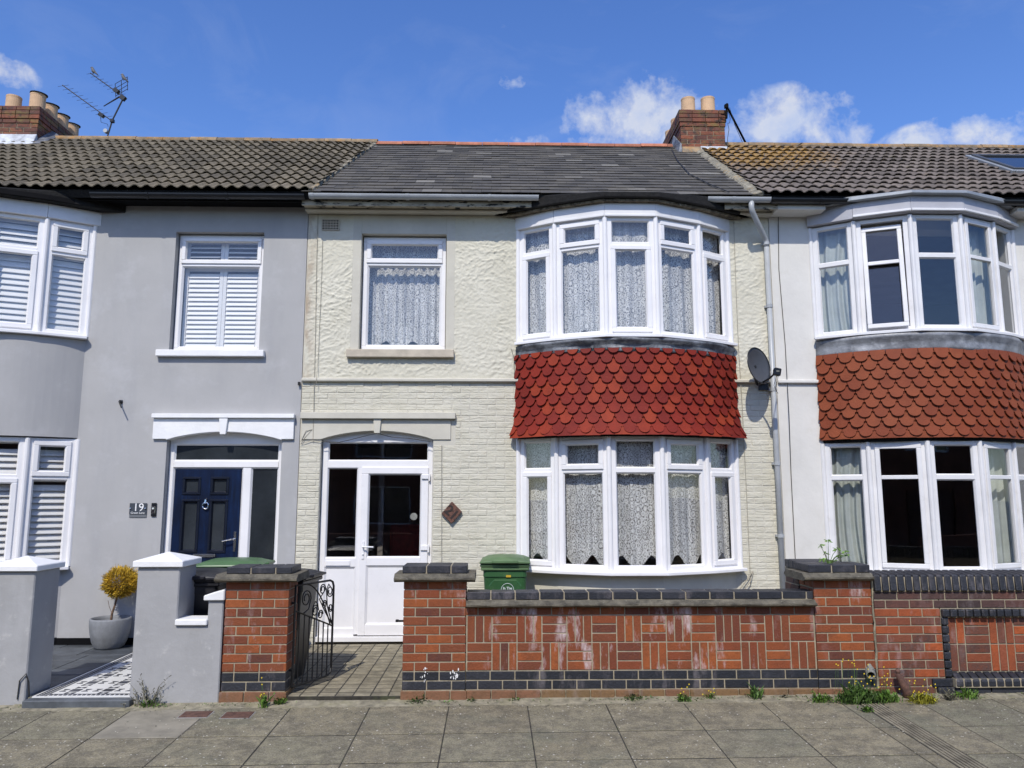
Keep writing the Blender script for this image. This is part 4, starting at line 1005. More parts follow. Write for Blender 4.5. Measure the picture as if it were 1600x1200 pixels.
# cables
def wpt(px, py, Y=-.02): x, z = A(px, py, Y); return (x, Y, z)
cable(H, [wpt(505, 325, -.12), wpt(497, 332), wpt(495, 400), wpt(493, 520), wpt(491, 600), wpt(489, 690)], .004)
cable(H, [wpt(504, 375), wpt(502, 450), wpt(497, 560, -.03), wpt(494, 600, -.07)], .003)
cable(H, [wpt(1146, 335), wpt(1150, 450, -.03), wpt(1154, 545, -.03), wpt(1160, 640), wpt(1166, 760), wpt(1173, 915)], .004)
cable(H, [wpt(455+235, 695, -.02), wpt(690, 700, -.02), wpt(690, 880, -.02)], .003)
cable(H, [wpt(503, 690, -.02), wpt(530, 691, .0), wpt(548, 687, .03), wpt(575, 680, .03), wpt(590, 677, -.06), wpt(612, 683, .03), wpt(640, 685, .03), wpt(672, 690, -.02)], .005, 'cable')
cable(H, [wpt(470, 690, -.02), wpt(478, 673, -.03), wpt(488, 671, -.02), wpt(476, 684, -.02), wpt(470, 694, -.02), wpt(486, 688, -.02), wpt(503, 690, -.02)], .004)
cable(H, [wpt(804, 600, -.03), wpt(803, 560), wpt(799, 545, -.02)], .003, 'cable')
cable(H, [wpt(1176, 893, -.02), wpt(1168, 905, -.05), wpt(1155, 922, -.05)], .006, 'cable_cream')
cable(H, [wpt(1177, 893, -.02), wpt(1173, 908, -.06), wpt(1160, 925, -.06)], .006, 'cable_cream')
rc = [slope(AX(1052, 238, 2.2), SLEN*.90, .03), slope(AX(1060, 262, 1.4), SLEN*.62, .035), slope(AX(1080, 285, .5), SLEN*.33, .035), slope(AX(1110, 296, 0), SLEN*.14, .035), slope(AX(1138, 303, -.35), .02, .04)]
cable(H, rc, .008, 'cable')
interior(H, XL, XR)

# ================================================================ GREY HOUSE (left)
HG = thing('terraced_house', (-6, 0, 0), 'grey smooth-rendered terraced house with navy front door and white slatted shutters', 'house')
GX0 = -9.6; sh = XL-BX[0]
JB = [(XL-(x-XL), y) for x, y in reversed(J)]
gwx0, gwx1, gwz0, gwz1 = AX(270, 460, 0), AX(409, 460, 0), AZ(340, 548, 0), AZ(340, 363, 0)
gdx0, gdx1, gz_s, gz_p = AX(257, 760, 0), AX(438, 760, 0), AZ(348, 688, 0), AZ(348, 674, 0)
holes = [(gwx0, gwx1, gwz0, gwz1), (gdx0, gdx1, -.02, gz_p), (JB[0][0]+.03, JB[-1][0]-.03, .93, 2.50), (JB[0][0]+.03, JB[-1][0]-.03, 3.80, 5.29)]
mb = MB(); wall(mb, GX0, XL-.004, .09, 5.62, holes, -.012, .26); mb.build('wall', 'grey_render', HG)
mb = MB(); mb.box(GX0, gdx0, -.03, .2, -.1, .09); mb.box(gdx1, XL-.01, -.03, .2, -.1, .09); mb.build('plinth', 'black_paint', HG, bevel=.003)
garc = [(gdx0+(gdx1-gdx0)*i/N, gz_s+(gz_p-.01-gz_s)*math.sin(math.pi*i/N)**.8) for i in range(N+1)]
mb = MB()
gl0, gl1, gzz0 = AX(239, 665, -.05), AX(459, 665, -.05), AZ(250, 686, -.05); gt0, gt1 = AZ(348, 653.5, -.05), AZ(348, 646.5, -.08)
mb.prism([(gl0, gzz0), (gdx0-.001, gzz0)]+garc+[(gdx1+.001, gzz0), (gl1, gzz0), (gl1, gt0), (gl0, gt0)], lambda p, k: (p[0], -.05 if k else -.008, p[1]))
mb.prism([(x, z+.0015) for x, z in garc]+[(gdx1, gz_p+.03), (gdx0, gz_p+.03)], lambda p, k: (p[0], -.012 if k else .10, p[1])); mb.box(gl0-.01, gl1+.01, -.095, -.012, gt0, gt1)
kx = AX(349, 665, -.07); mb.hexa([(kx-.036, -.085, gz_p-.045), (kx+.036, -.085, gz_p-.045), (kx+.036, -.05, gz_p-.045), (kx-.036, -.05, gz_p-.045)], [(kx-.055, -.085, gt0), (kx+.055, -.085, gt0), (kx+.055, -.05, gt0), (kx-.055, -.05, gt0)])
mb.build('door_lintel', 'white_paint', HG, bevel=.005)
# small window with shutters
lo = Loc((gwx0+.012, .085), (gwx1-.012, .085)); fr = MB(); panes = []; sashes = []
zt_ = AZ(340, 413, .085); z0_, z1_ = gwz0, gwz1-.012
lo.rect(fr, 0, lo.L, z0_, z1_, .055, -.065, 0); lo.box(fr, .055, lo.L-.055, -.065, 0, zt_-.03, zt_+.02)
light(fr, panes, sashes, lo, .055, lo.L-.055, zt_+.02, z1_-.055, 'o', sw=.05); light(fr, panes, sashes, lo, .055, lo.L-.055, z0_+.055, zt_-.03, 'f', bw=.02)
wo = fr.build('window', 'upvc', HG, bevel=.004)
for s_ in sashes: s_.build('sash', 'upvc', wo, bevel=.006)
for a in panes: glaze(wo, *a[:5], a[5])
for (ua, ub) in ((.06, lo.L/2-.002), (lo.L/2+.002, lo.L-.06)):
    sm = MB(); louvres(lo, ua, ub, z0_+.04, zt_-.02, -.10, sm, tilt=1.15); louvres(lo, ua, ub, zt_, z1_-.04, -.10, sm, tilt=.5); sm.build('shutter', 'louvre', wo)
sm = MB(); sm.box(AX(243, 555, -.07), AX(412, 555, -.07), -.085, .08, gwz0-.085, gwz0-.002); sm.build('window_sill', 'white_paint', wo, bevel=.006)
# bays
GT = dict(u=(3.80, 5.29, 4.86), l=(.94, 2.50, 2.02))
for key, fac in (('l', [('o', 'f'), ('f', 'o'), ('o', 'f'), ('f', 'o'), ('o', 'f')]), ('u', [('o', 'f'), ('f', 'o'), ('o', 'f'), ('f', 'o'), ('o', 'f')])):
    b0, b1, bt = GT[key]; o = bay_window(HG, JB, b0, b1, bt, fac)
    for i in range(5):
        lo = Loc(off(JB, -.10)[i], off(JB, -.10)[i+1]); sm = MB()
        louvres(lo, .04, lo.L-.04, b0+.05, bt-.01, 0, sm, pitch=.075, tilt=.95 if key == 'l' else 1.2); louvres(lo, .04, lo.L-.04, bt+.0, b1-.03, 0, sm, pitch=.075, tilt=1.0); sm.build('shutter', 'louvre', o)
BCg = (JB[0][0]+JB[-1][0])/2
mb = MB(); A1 = arc(BCg, 1.40, .56, 36); band(mb, A1, [(x, y+.16) for x, y in A1], 2.515, 3.76); mb.build('bay_apron', 'grey_render', HG, smooth=False)
mb = MB(); band(mb, off(JB, -.02), off(JB, -.2), .09, .93-.02); mb.build('bay_base', 'grey_render', HG, bevel=.008)
mb = MB(); band(mb, off(JB, .0), off(JB, -.2), -.1, .09); mb.build('bay_plinth', 'black_paint', HG)
mb = MB(); Jo = off(JB, .05)
for i in range(5): lo = Loc(Jo[i], Jo[i+1]); lo.box(mb, .0015 if i else -.06, lo.L-.0015 if i < 4 else lo.L+.06, -.07, 0, 5.288, 5.47)
mb.build('head_board', 'upvc_trim', HG, bevel=.005)
mb = MB(); Jr2 = off(JB, .16); Jr2[0] = (Jr2[0][0]-.2, -.04); Jr2[-1] = (Jr2[-1][0]+.30, -.04)
slab_poly(mb, [(Jr2[0][0], .05)]+Jr2+[(Jr2[-1][0], .05)], lambda x, y: 5.472, lambda x, y: 5.535+max(0, y+.75)*.22); mb.build('bay_roof', 'black_felt', HG, bevel=.01)
mb = MB(); band(mb, off(JB, .185)[:], off(JB, .163)[:], 5.475, 5.54); mb.build('roof_trim', 'black_paint', HG, bevel=.003)
mb = MB(); mb.box(GX0, XL-.01, -.28, -.25, 5.54, 5.68); mb.box(GX0, XL-.01, -.25, -.012, 5.565, 5.585); mb.build('fascia', 'black_paint', HG, bevel=.003)
gutter(HG, JB[-1][0]+.1, XL+.03, -.345, 5.60, 'black_plastic', .058, clips=(-3.4, -4.4))
# navy door set
lo = Loc((gdx0+.006, DY), (gdx1-.006, DY)); L = lo.L; U = lambda px, py=800: AX(px, py, DY)-(gdx0+.006)
fr = MB(); zt1 = AZ(348, 726, DY); ztop = gz_s-.012; um = U(384, 780)
lo.box(fr, 0, L, -.07, 0, ztop-.03, gz_p); lo.box(fr, 0, .055, -.07, 0, .05, ztop-.03); lo.box(fr, L-.05, L, -.07, 0, .05, ztop-.03)
lo.box(fr, .055, L-.05, -.07, .008, zt1-.035, zt1+.045); lo.box(fr, um-.05, um+.05, -.07, 0, .05, zt1-.035); lo.box(fr, .055, L-.05, -.07, .03, .02, .06); lo.box(fr, um+.05, L-.05, -.07, 0, .06, .14)
lo.bead(fr, .055, L-.05, zt1+.045, ztop-.03, -.004, -.026, .018); lo.bead(fr, um+.05, L-.05, .14, zt1-.035, -.004, -.026, .018); lo.bead(fr, .055, um-.05, .06, zt1-.035, -.002, -.03, .022)
do_ = fr.build('door_frame', 'upvc', HG, bevel=.004)
glaze(do_, lo, .059, L-.054, zt1+.049, ztop-.034, mat='glass_obs'); glaze(do_, lo, um+.054, L-.054, .144, zt1-.039, mat='glass_obs')
nd = MB(); a, b, c, d = .077, um-.072, .062, zt1-.057; holes = []
def V(px, py): return U(px, py), AZ(px, py, DY)
quads = [((286, 747), (311, 771)), ((330, 747), (355.5, 771)), ((283.5, 782), (308.5, 862)), ((327, 782), (352.5, 862))]
for (p, q) in quads:
    (u0, z1_), (u1, z0_) = V(*p), V(*q); um2 = (U(p[0], 820)+U(q[0], 820))/2; w_ = (u1-u0)/2
    holes.append((u0, u1, z0_, z1_))
# align each column
for k in (0, 1):
    cc = (sum(holes[k][:2])+sum(holes[k+2][:2]))/4
    for q in (k, k+2): holes[q] = (cc-.098, cc+.098, holes[q][2], holes[q][3])
xs = sorted({a, b, *[h[0] for h in holes], *[h[1] for h in holes]}); 
def inhole(u, z): return any(h[0] < u < h[1] and h[2] < z < h[3] for h in holes)
zs = sorted({c, d, *[h[2] for h in holes], *[h[3] for h in holes]})
for i in range(len(xs)-1):
    for k in range(len(zs)-1):
        if not inhole((xs[i]+xs[i+1])/2, (zs[k]+zs[k+1])/2): lo.box(nd, xs[i], xs[i+1], -.055, -.015, zs[k], zs[k+1])
dl = nd.build('door', 'navy', HG)
for h in holes:
    mm = MB(); lo.rect(mm, h[0]-.016, h[1]+.016, h[2]-.016, h[3]+.016, .03, -.03, .0); lo.bead(mm, h[0]+.014, h[1]-.014, h[2]+.014, h[3]-.014, -.002, -.03, .012); mm.build('door_moulding', 'navy_mould', dl, bevel=.006)
    glaze(dl, lo, h[0]+.005, h[1]-.005, h[2]+.005, h[3]-.005, -.035, mat='glass_obs')
hb = MB(); hu, hz = b-.045, AZ(366, 845, DY); lo.box(hb, hu-.015, hu+.015, -.014, -.004, hz-.13, hz+.11); hb.tube([lo.p(hu, -.01, hz+.02), lo.p(hu, .04, hz+.02), lo.p(hu-.02, .045, hz+.022), lo.p(hu-.14, .045, hz-.002)], .010, 8); hb.build('handle', 'chrome', dl, bevel=.003)
kb = MB(); kc = (a+b)/2-.006; kz = AZ(317, 790, DY); ring = [lo.p(kc+.036*math.sin(2*math.pi*i/18), .012, kz+.040*math.cos(2*math.pi*i/18)) for i in range(19)]; kb.tube(ring, .007, 6, cap=False)
kb.tube([lo.p(kc, -.012, kz+.085), lo.p(kc, .012, kz+.07), lo.p(kc, .012, kz+.03)], [.008, .012, .016], 8); kb.tube([lo.p(kc, -.012, kz-.05), lo.p(kc, .004, kz-.05)], .006, 8); kb.build('door_knocker', 'chrome', dl)
lp = MB(); z = AZ(300, 868, DY); lo.box(lp, kc-.13, kc+.15, -.014, .002, z-.02, z+.018); lp.build('letter_plate', 'chrome', dl, bevel=.004)
# roof
rd = roof_deck(HG, GX0, XL)
lean = lambda s: -2.30+(.33)*s/SLEN
mb = MB(); tile_roof(mb, lambda s: GX0, lean, prof_s, amp=.038, seed=3, base_h=.02, ref=-2.0, lift=.034); mb.build('roof_tiles', 'tile_left', rd)
ridge('ridge_tiles', 'ridge_lichen', GX0, -1.96, rd, r=.09, dz=.0)
vm = MB(); random.seed(8)
for i in range(22):
    s0 = SLEN*i/22-.02; s1 = SLEN*(i+1)/22-.02; x = lean(s0)+random.uniform(-.008, .008)
    vm.hexa([slope(x-.05, s0, .0), slope(x+.02, s0, .0), slope(x+.02, s1, .0), slope(x-.05, s1, .0)], [slope(x-.05, s0, .045), slope(x+.01, s0, .045), slope(x+.01, s1, .045), slope(x-.05, s1, .045)])
vm.build('verge_mortar', 'verge', rd, bevel=.006)
ly0 = 2.22; lx1_ = AX(58, 205, ly0); lx0_ = lx1_-1.0; lz1 = AZ(40, 166, ly0); lzb = AZ(40, 213, ly0)
nC = round((lz1-lzb)/.0745); potx = lx1_-.16
chl, zc2 = chimney(HG, lx0_, lx1_, ly0, ly0+1.5, lz1-nC*.0745, lz1+.001,
    [(AX(22, 155, ly0+.18), ly0+.18, .25, .118, 0), (potx, ly0+.2, .30, .12, 1), (potx, ly0+.56, .29, .118, 1), (potx, ly0+.90, .28, .118, 1), (potx, ly0+1.24, .28, .118, 1), (potx-.36, ly0+.7, .2, .118, 0)])
mb = MB(); zf0 = AZ(40, 223, ly0-.1); mb.hexa([(lx0_-.05, ly0-.15, zf0-.05), (lx1_+.03, ly0-.15, zf0-.05), (lx1_+.03, ly0, zf0), (lx0_-.05, ly0, zf0)], [(lx0_, ly0-.02, lzb+.03), (lx1_+.01, ly0-.02, lzb+.03), (lx1_+.01, ly0, lzb+.03), (lx0_, ly0, lzb+.03)]); mb.build('chimney_flashing', 'lead_light', chl, bevel=.006)
mb = MB(); mb.hexa([(lx1_, ly0-.14, zf0-.03), (lx1_+.16, ly0-.14, zf0-.03), (lx1_+.14, ly0+.4, zf0+.36), (lx1_, ly0+.4, zf0+.36)], [(lx1_, ly0-.1, zf0+.02), (lx1_+.12, ly0-.1, zf0+.02), (lx1_+.1, ly0+.4, zf0+.40), (lx1_, ly0+.4, zf0+.46)]); mb.build('side_flashing', 'lead', chl, bevel=.006)
0 and cable(HG, [wpt(90, 300, -.4), wpt(132, 305, -.42), wpt(165, 309, -.42), wpt(185, 313, -.40), wpt(205, 320, -.37), wpt(230, 320, -.35)], .004, 'cable_cream')
interior(HG, GX0, XL)
# iron stub on the wall
mb = MB(); x, z = A(190, 628, 0); mb.tube([(x, -.012, z), (x+.01, -.09, z-.005), (x+.07, -.14, z-.09)], .008, 6); mb.box(x-.02, x+.02, -.03, -.012, z-.02, z+.02); mb.build('wall_hook', 'iron', HG)
mb = MB(); x, z = A(468.5, 600, 0); mb.box(x-.012, x+.012, -.06, -.0, z-.02, z+.02); mb.build('cable_clip', 'iron', HG)

# ================================================================ WHITE HOUSE (right)
HW = thing('terraced_house', (6.5, 0, 0), 'off-white terraced house with matt clay scalloped tiles and one bay casement ajar', 'house')
WX1 = 10.6; RC = 5.60
JW = [(4.235, 0), (4.685, -.29), (5.285, -.55), (5.925, -.55), (6.52, -.29), (6.97, 0)]
WU = (3.835, 5.33, 4.80); WL = (.885, 2.46, 2.02)
holes = [(JW[0][0]+.03, JW[-1][0]-.03, WL[0], WL[1]), (JW[0][0]+.03, JW[-1][0]-.03, WU[0], WU[1])]
mb = MB(); wall(mb, XR+.004, WX1, -.15, 5.6, holes, -.006, .26); mb.build('wall', 'white_render', HW)
for (a, b) in ((XR+.01, JW[0][0]+.02), (JW[-1][0], WX1)): mb = MB(); mb.box(a, b, -.05, -.006, Z_STR-.03, Z_STR+.018); mb.build('string_course', 'white_render', HW, bevel=.01)
wl = bay_window(HW, JW, *[WL[0], WL[1], WL[2]], [('f', 'f'), ('c', 0), ('f', 'f'), ('c', 0), ('f', 'f')], mat='upvc_trim')
wu = bay_window(HW, JW, *[WU[0], WU[1], WU[2]], [('f', 'f'), ('c', R(-5)), ('f', 'f'), ('c', R(0)), ('f', 'f')], mat='upvc_trim')
mb = MB(); Jo = off(JW, .075)
for i in range(5):
    lo = Loc(Jo[i], Jo[i+1]); lo.box(mb, .0015 if i else -.02, lo.L-.0015 if i < 4 else lo.L+.02, -.09, 0, 5.345, 5.555)
mb.build('head_board', 'grey_trim', HW, bevel=.005)
mb = MB()
for i in range(1, 5): lo = Loc(Jo[i], Jo[i+1]); lo.box(mb, .0015, lo.L-.0015, .0, .03, 5.352, 5.385)
mb.build('head_bead', 'upvc_trim', HW, bevel=.006)
mb = MB(); Jr2 = off(JW, .155); Jr2[0] = (Jr2[0][0]-.10, -.05); Jr2[-1] = (Jr2[-1][0]+.12, -.05)
slab_poly(mb, [(Jr2[0][0], .05)]+Jr2+[(Jr2[-1][0], .05)], lambda x, y: 5.556, lambda x, y: 5.60+max(0, y+.75)*.06); mb.build('bay_roof', 'velux_light', HW, bevel=.01)
mb = MB(); P2, L2 = club_tiles(mb, RC, 1.37, .60, 2.495, 3.60, .186, .118, .01, 14); mb.build('hanging_tiles', 'club_clay', HW, bevel=.0015)
mb = MB(); A1 = arc(RC, 1.36, .58); band(mb, A1, [(x, y+.14) for x, y in A1], WL[1], WU[0]-.04); mb.build('bay_apron_core', 'black_felt', HW)
mb = MB(); A1 = arc(RC, 1.385, .62, 40); vs = []; fs = []; n = len(A1); random.seed(14)
for i, (x, y) in enumerate(A1):
    for k in range(6):
        tz = k/5; d = .010*math.sin(i*.33+k*.7)+.003*random.random()+(.04*tz if k > 3 else 0); vs.append((x, y-d, 3.575+.215*tz))
for i in range(n-1):
    for k in range(5): fs.append((i*6+k, (i+1)*6+k, (i+1)*6+k+1, i*6+k+1))
mb.mesh(vs, fs); M['lead2'] = simple('sheet_lead', (.27, .28, .295), .5, .35, 5, .015, 8, c2=(.12, .125, .135), metallic=.2, dirt=(8, (.48, .49, .5), .55, .72, .6)); o = mb.build('lead_flashing', 'lead2', HW, smooth=True); sm = o.modifiers.new('s', 'SOLIDIFY'); sm.thickness = .006
mb = MB(); band(mb, off(JW, -.03), off(JW, -.2), -.15, WL[0]-.02); mb.build('bay_base', 'white_render', HW)
for (a, b) in ((XR+.01, JW[0][0]+.1), (JW[-1][0]-.1, WX1)): mb = MB(); mb.box(a, b, -.30, -.006, 5.485, 5.56); mb.build('boxed_eaves', 'white_render', HW, bevel=.01)
mb = MB(); mb.box(XR+.01, WX1, -.29, -.262, 5.56, 5.65); mb.build('fascia', 'black_paint', HW)
gutter(HW, XR-.09, WX1, -.355, 5.60, 'black_plastic', .058, clips=(XR-.06, 4.25))
rd = roof_deck(HW, XR, WX1)
mb = MB(); tile_roof(mb, lambda s: 3.46, lambda s: WX1, prof_r, amp=.026, seed=4, base_h=.03, ref=3.40, lift=.036); mb.build('roof_tiles', 'tile_right', rd)
ridge('ridge_tiles', 'ridge_lichen', cx1+.02, WX1, rd, r=.09, dz=.01, seed=3)
# roof window
def sl_px(px, py):
    r_ = ray(px, py); n_ = SN; p0 = Vector((0, EAVE_Y, EAVE_Z))+SN*.06; t_ = (p0-CAM).dot(n_)/r_.dot(n_); p = CAM+r_*t_; return p.x, (p-Vector((0, EAVE_Y, EAVE_Z))).dot(SD)
(vx, vs1), (vxb, vs0) = sl_px(1516, 247), sl_px(1583, 269); vx = (vx+vxb)/2; vw = .94
def sbox(mb, x0, x1, s0, s1, h0, h1): mb.hexa([slope(x0, s0, h0), slope(x1, s0, h0), slope(x1, s1, h0), slope(x0, s1, h0)], [slope(x0, s0, h1), slope(x1, s0, h1), slope(x1, s1, h1), slope(x0, s1, h1)])
mb = MB(); sbox(mb, vx-.06, vx, vs0-.06, vs1+.06, .0, .10); sbox(mb, vx+vw, vx+vw+.06, vs0-.06, vs1+.06, .0, .10); sbox(mb, vx, vx+vw, vs0-.08, vs0, .0, .10); sbox(mb, vx, vx+vw, vs1, vs1+.06, .0, .10)
ro = mb.build('roof_window', 'velux_light', HW, bevel=.006)
mb = MB(); sbox(mb, vx, vx+.06, vs0, vs1, .09, .125); sbox(mb, vx+vw-.06, vx+vw, vs0, vs1, .09, .125); sbox(mb, vx+.06, vx+vw-.06, vs0, vs0+.06, .09, .125); sbox(mb, vx+.06, vx+vw-.06, vs1-.06, vs1, .09, .125); mb.build('sash', 'velux', ro, bevel=.005)
mb = MB(); sbox(mb, vx+.055, vx+vw-.055, vs0+.055, vs1-.055, .09, .10); mb.build('pane', 'dark_pane', ro)
mb = MB(); x, z = A(1243, 228, 2.5); mb.tube([(x-.05, 2.5, z-.1), (x, 2.5, z-.02), (x+.12, 2.5, z+.06)], .006, 5); mb.build('aerial_stub', 'aerial', HW)
cable(HW, [wpt(1222, 322, -.15), wpt(1216, 330), wpt(1217, 420, -.012), wpt(1227, 540, -.012), wpt(1233, 650, -.06), wpt(1236, 740, -.012), wpt(1243, 880, -.012)], .005, 'cable')
interior(HW, XR, WX1)
f_, tot = poly_path(off(JW, -.16))
curtain('curtain', 'drape', f_, .0, .62, WU[0]+.0, WU[1]-.02, 'pale green curtain drawn aside at left of the upstairs bay of the white house', 'curtain', 'curtains of the white house', amp=.03, freq=42, seed=2, dens=120, gather=.35)
curtain('curtain', 'drape', f_, .0, .62, WL[0]+.0, WL[1]-.02, 'crumpled pale green curtain at left of the downstairs bay of the white house', 'curtain', 'curtains of the white house', amp=.03, freq=40, seed=4, dens=120, gather=.45)
curtain('curtain', 'drape', f_, tot-.9, tot-.3, WU[0]+.0, WU[1]-.02, 'pale curtain edge at right of the upstairs bay of the white house', 'curtain', 'curtains of the white house', amp=.025, freq=44, seed=6, dens=110)
curtain('curtain', 'drape', f_, tot-.95, tot-.3, WL[0]+.0, WL[1]-.02, 'pale curtain hanging at right of the downstairs bay of the white house', 'curtain', 'curtains of the white house', amp=.025, freq=44, seed=7, dens=110)

# ================================================================ FRONT GARDEN WALLS
WY = -2.5
Zp = lambda py: AZ(1000, py, WY)
z_pl1, z_b1, z_b2, z_r9 = Zp(1077), Zp(1062.3), Zp(1047.5), Zp(906.5)
pc = (z_r9-z_b2)/10.0
def coping(parent, x0, x1, y0, y1, z0, th=.055, ov=.085, ends='LR', name='coping'):
    mb = MB(); a = x0-(ov if 'L' in ends else 0); b = x1+(ov if 'R' in ends else 0); random.seed(int(abs(x0)*77))
    n = max(1, int((b-a)/.12)); vs = []; secs = n+1
    prof = [(y0-ov*.55, 0), (y0-ov, th*.28), (y0-ov, th*.5), (y0-ov*.75, th*.62), (y0-ov*.35, th), (y1+ov*.35, th), (y1+ov*.75, th*.62), (y1+ov, th*.5), (y1+ov, th*.28), (y1+ov*.55, 0)]
    for i in range(secs):
        x = a+(b-a)*i/n; 
        for (y, z) in prof: vs.append((x, y+random.uniform(-.003, .003), z0+z+random.uniform(-.003, .002)))
    m_ = len(prof); fs = []
    for i in range(n):
        for k in range(m_): fs.append((i*m_+k, (i+1)*m_+k, (i+1)*m_+(k+1) % m_, i*m_+(k+1) % m_)[::-1])
    fs += [tuple(range(m_)), tuple(range(secs*m_-1, secs*m_-m_-1, -1))]
    mb.mesh(vs, fs); return mb.build(name, 'stone_grey', parent)
def cap_bricks(parent, x0, x1, y0, y1, z0, pitch=.075, start=0, name='capping_bricks', L=.215):
    core = MB(); core.box(x0+.012, x1-.012, y0+.008, y1-.008, z0-.01, z0+pitch-.010); core.build('capping_joint', 'mortar', parent)
    mb = MB(); x = x0-start
    while x < x1:
        a, b = max(x, x0), min(x+L, x1); x += L+.011
        if b-a > .03: mb.box(a, b, y0+random.uniform(-.002, .002), y1, z0+.004, z0+pitch-.004+random.uniform(-.001, .002))
    return mb.build(name, 'brick_blue', parent, bevel=.006)
def brick_pier(parent, x0, x1, y0, y1, rows, zt_top, sides='RL', start=0):
    """plinth, two blue courses, red courses, moulded slab and blue capping"""
    random.seed(int(abs(x0)*91)+3)
    mb = MB(); mb.box(x0+.006, x1-.006, y0+.006, y1-.002, -.25, zt_top+.01); mb.build('mortar_core', 'mortar', parent)
    mb = MB(); pier_bricks(mb, x0-.012, x1+.012, y0-.012, y1, -.14, 1, z_pl1+.14, sides); mb.build('plinth_bricks', 'brick_brown', parent, bevel=.004)
    mb = MB(); pier_bricks(mb, x0, x1, y0, y1, z_pl1, 2, (z_b2-z_pl1)/2, sides, start=start); mb.build('blue_brick_band', 'brick_blue', parent, bevel=.003)
    mb = MB(); rr = rows; pier_bricks(mb, x0, x1, y0, y1, z_b2, rr, pc, sides, start=start+1); mb.build('red_brickwork', 'brick_red', parent, bevel=.003)
# main wall: two piers and basket weave panel
GW = thing('garden_wall', (1.3, WY, 0), 'long low red brick garden wall with basket-weave panel and blue brick base before the cream house', 'garden wall')
a0, a1 = AX(629.5, 1000, WY), AX(727.5, 1000, WY); b0_, b1_ = AX(1276, 1000, WY), AX(1366, 1000, WY)
topz = z_b2+pc*10
brick_pier(GW, a0, a1, WY, WY+.34, 10, topz)
zc0 = Zp(907.5); coping(GW, a0, a1, WY, WY+.34, zc0-.0, th=.07); cap_bricks(GW, a0-.015, a1+.008, WY-.01, WY+.33, zc0+.068, (Zp(882.5)-zc0-.068))
brick_pier(GW, b0_, b1_, WY, WY+.34, 10, topz, start=1)
coping(GW, b0_-.03, b1_, WY, WY+.34, zc0, th=.07, ends='L'); cap_bricks(GW, b0_-.045, b1_-.004, WY-.012, WY+.33, zc0+.068, (Zp(882.5)-zc0-.068))
# stub wall running back from the right pier
mb = MB(); mb.box(b0_+.0, b1_-.1, WY+.35, -1.8, -.2, zc0+.06); mb.build('stub_core', 'mortar', GW)
mb = MB(); lay(mb, left(b0_-.004), WY+.35, -1.8, zc0-12*pc-.004, 12, pc); mb.build('stub_brickwork', 'brick_dark', GW, bevel=.003)
mb = MB(); y = WY+.345
while y < -1.83: mb.box(b0_-.01, b1_-.12, y+.004, y+.105, zc0+.065, zc0+.068+(Zp(882.5)-zc0-.068)-.002); y += .112
mb.build('stub_capping', 'brick_blue', GW, bevel=.006)
# panel
p0, p1 = a1+.011, b0_-.011; PY_ = WY+.012
mb = MB(); zpt = Zp(948); mb.box(a1+.002, b0_-.002, PY_+.006, WY+.22, -.25, zpt+.02); mb.build('mortar_core', 'mortar', GW)
mb = MB(); lay(mb, front(PY_-.02), a1+.014, b0_-.014, -.14, 1, z_pl1+.14); mb.build('plinth_bricks', 'brick_brown', GW, bevel=.004)
mb = MB(); lay(mb, front(PY_), a1+.004, b0_-.004, z_pl1, 2, (z_b2-z_pl1)/2, start=1); mb.build('blue_brick_band', 'brick_blue', GW, bevel=.003)
mb = MB(); random.seed(21); ncell = 14; cw = (p1-p0)/ncell; zr = [z_b2+.004, Zp(1002.5), Zp(960)]
zr = [z_b2, z_b2+3*pc+.006, z_b2+6*pc+.006]
for r in range(2):
    za, zb = zr[r], zr[r+1]
    for i in range(ncell):
        x = p0+i*cw; vert = (i+r) % 2 == 1
        if r == 0: vert = i % 2 == 1
        else: vert = i % 2 == 0
        for k in range(3):
            d = random.uniform(-.0015, .0015); j = .0055
            if vert: mb.box(x+cw*k/3+j, x+cw*(k+1)/3-j, PY_+d, PY_+.09, za+j, zb-j)
            else: zh = (zb-za)/3; mb.box(x+j, x+cw-j, PY_+d, PY_+.09, za+zh*k+j, za+zh*(k+1)-j)
lay(mb, front(PY_), a1+.004, b0_-.004, zr[2], 1, pc, start=1); lay(mb, front(PY_), a1+.004, b0_-.004, zr[2]+pc, 1, max(.03, zpt-zr[2]-pc))
mb.build('basket_weave_brickwork', 'brick_red', GW, bevel=.003)
coping(GW, a1+.003, b0_-.003, PY_, WY+.22, zpt, th=.062, ends='')
cap_bricks(GW, a1+.008, b0_-.008, PY_-.012, WY+.21, zpt+.062, Zp(924)-zpt-.062)
# cracked joint between the two walls
mb = MB(); random.seed(31); pts = []
for i in range(16): pts.append((b1_+.010+random.uniform(-.006, .006), WY+.0+random.uniform(-.004, .004), Zp(1078)+(zc0-Zp(1078))*i/15))
mb.tube(pts, [random.uniform(.006, .013) for _ in pts], 6); mb.build('cracked_joint', 'fillet', GW)
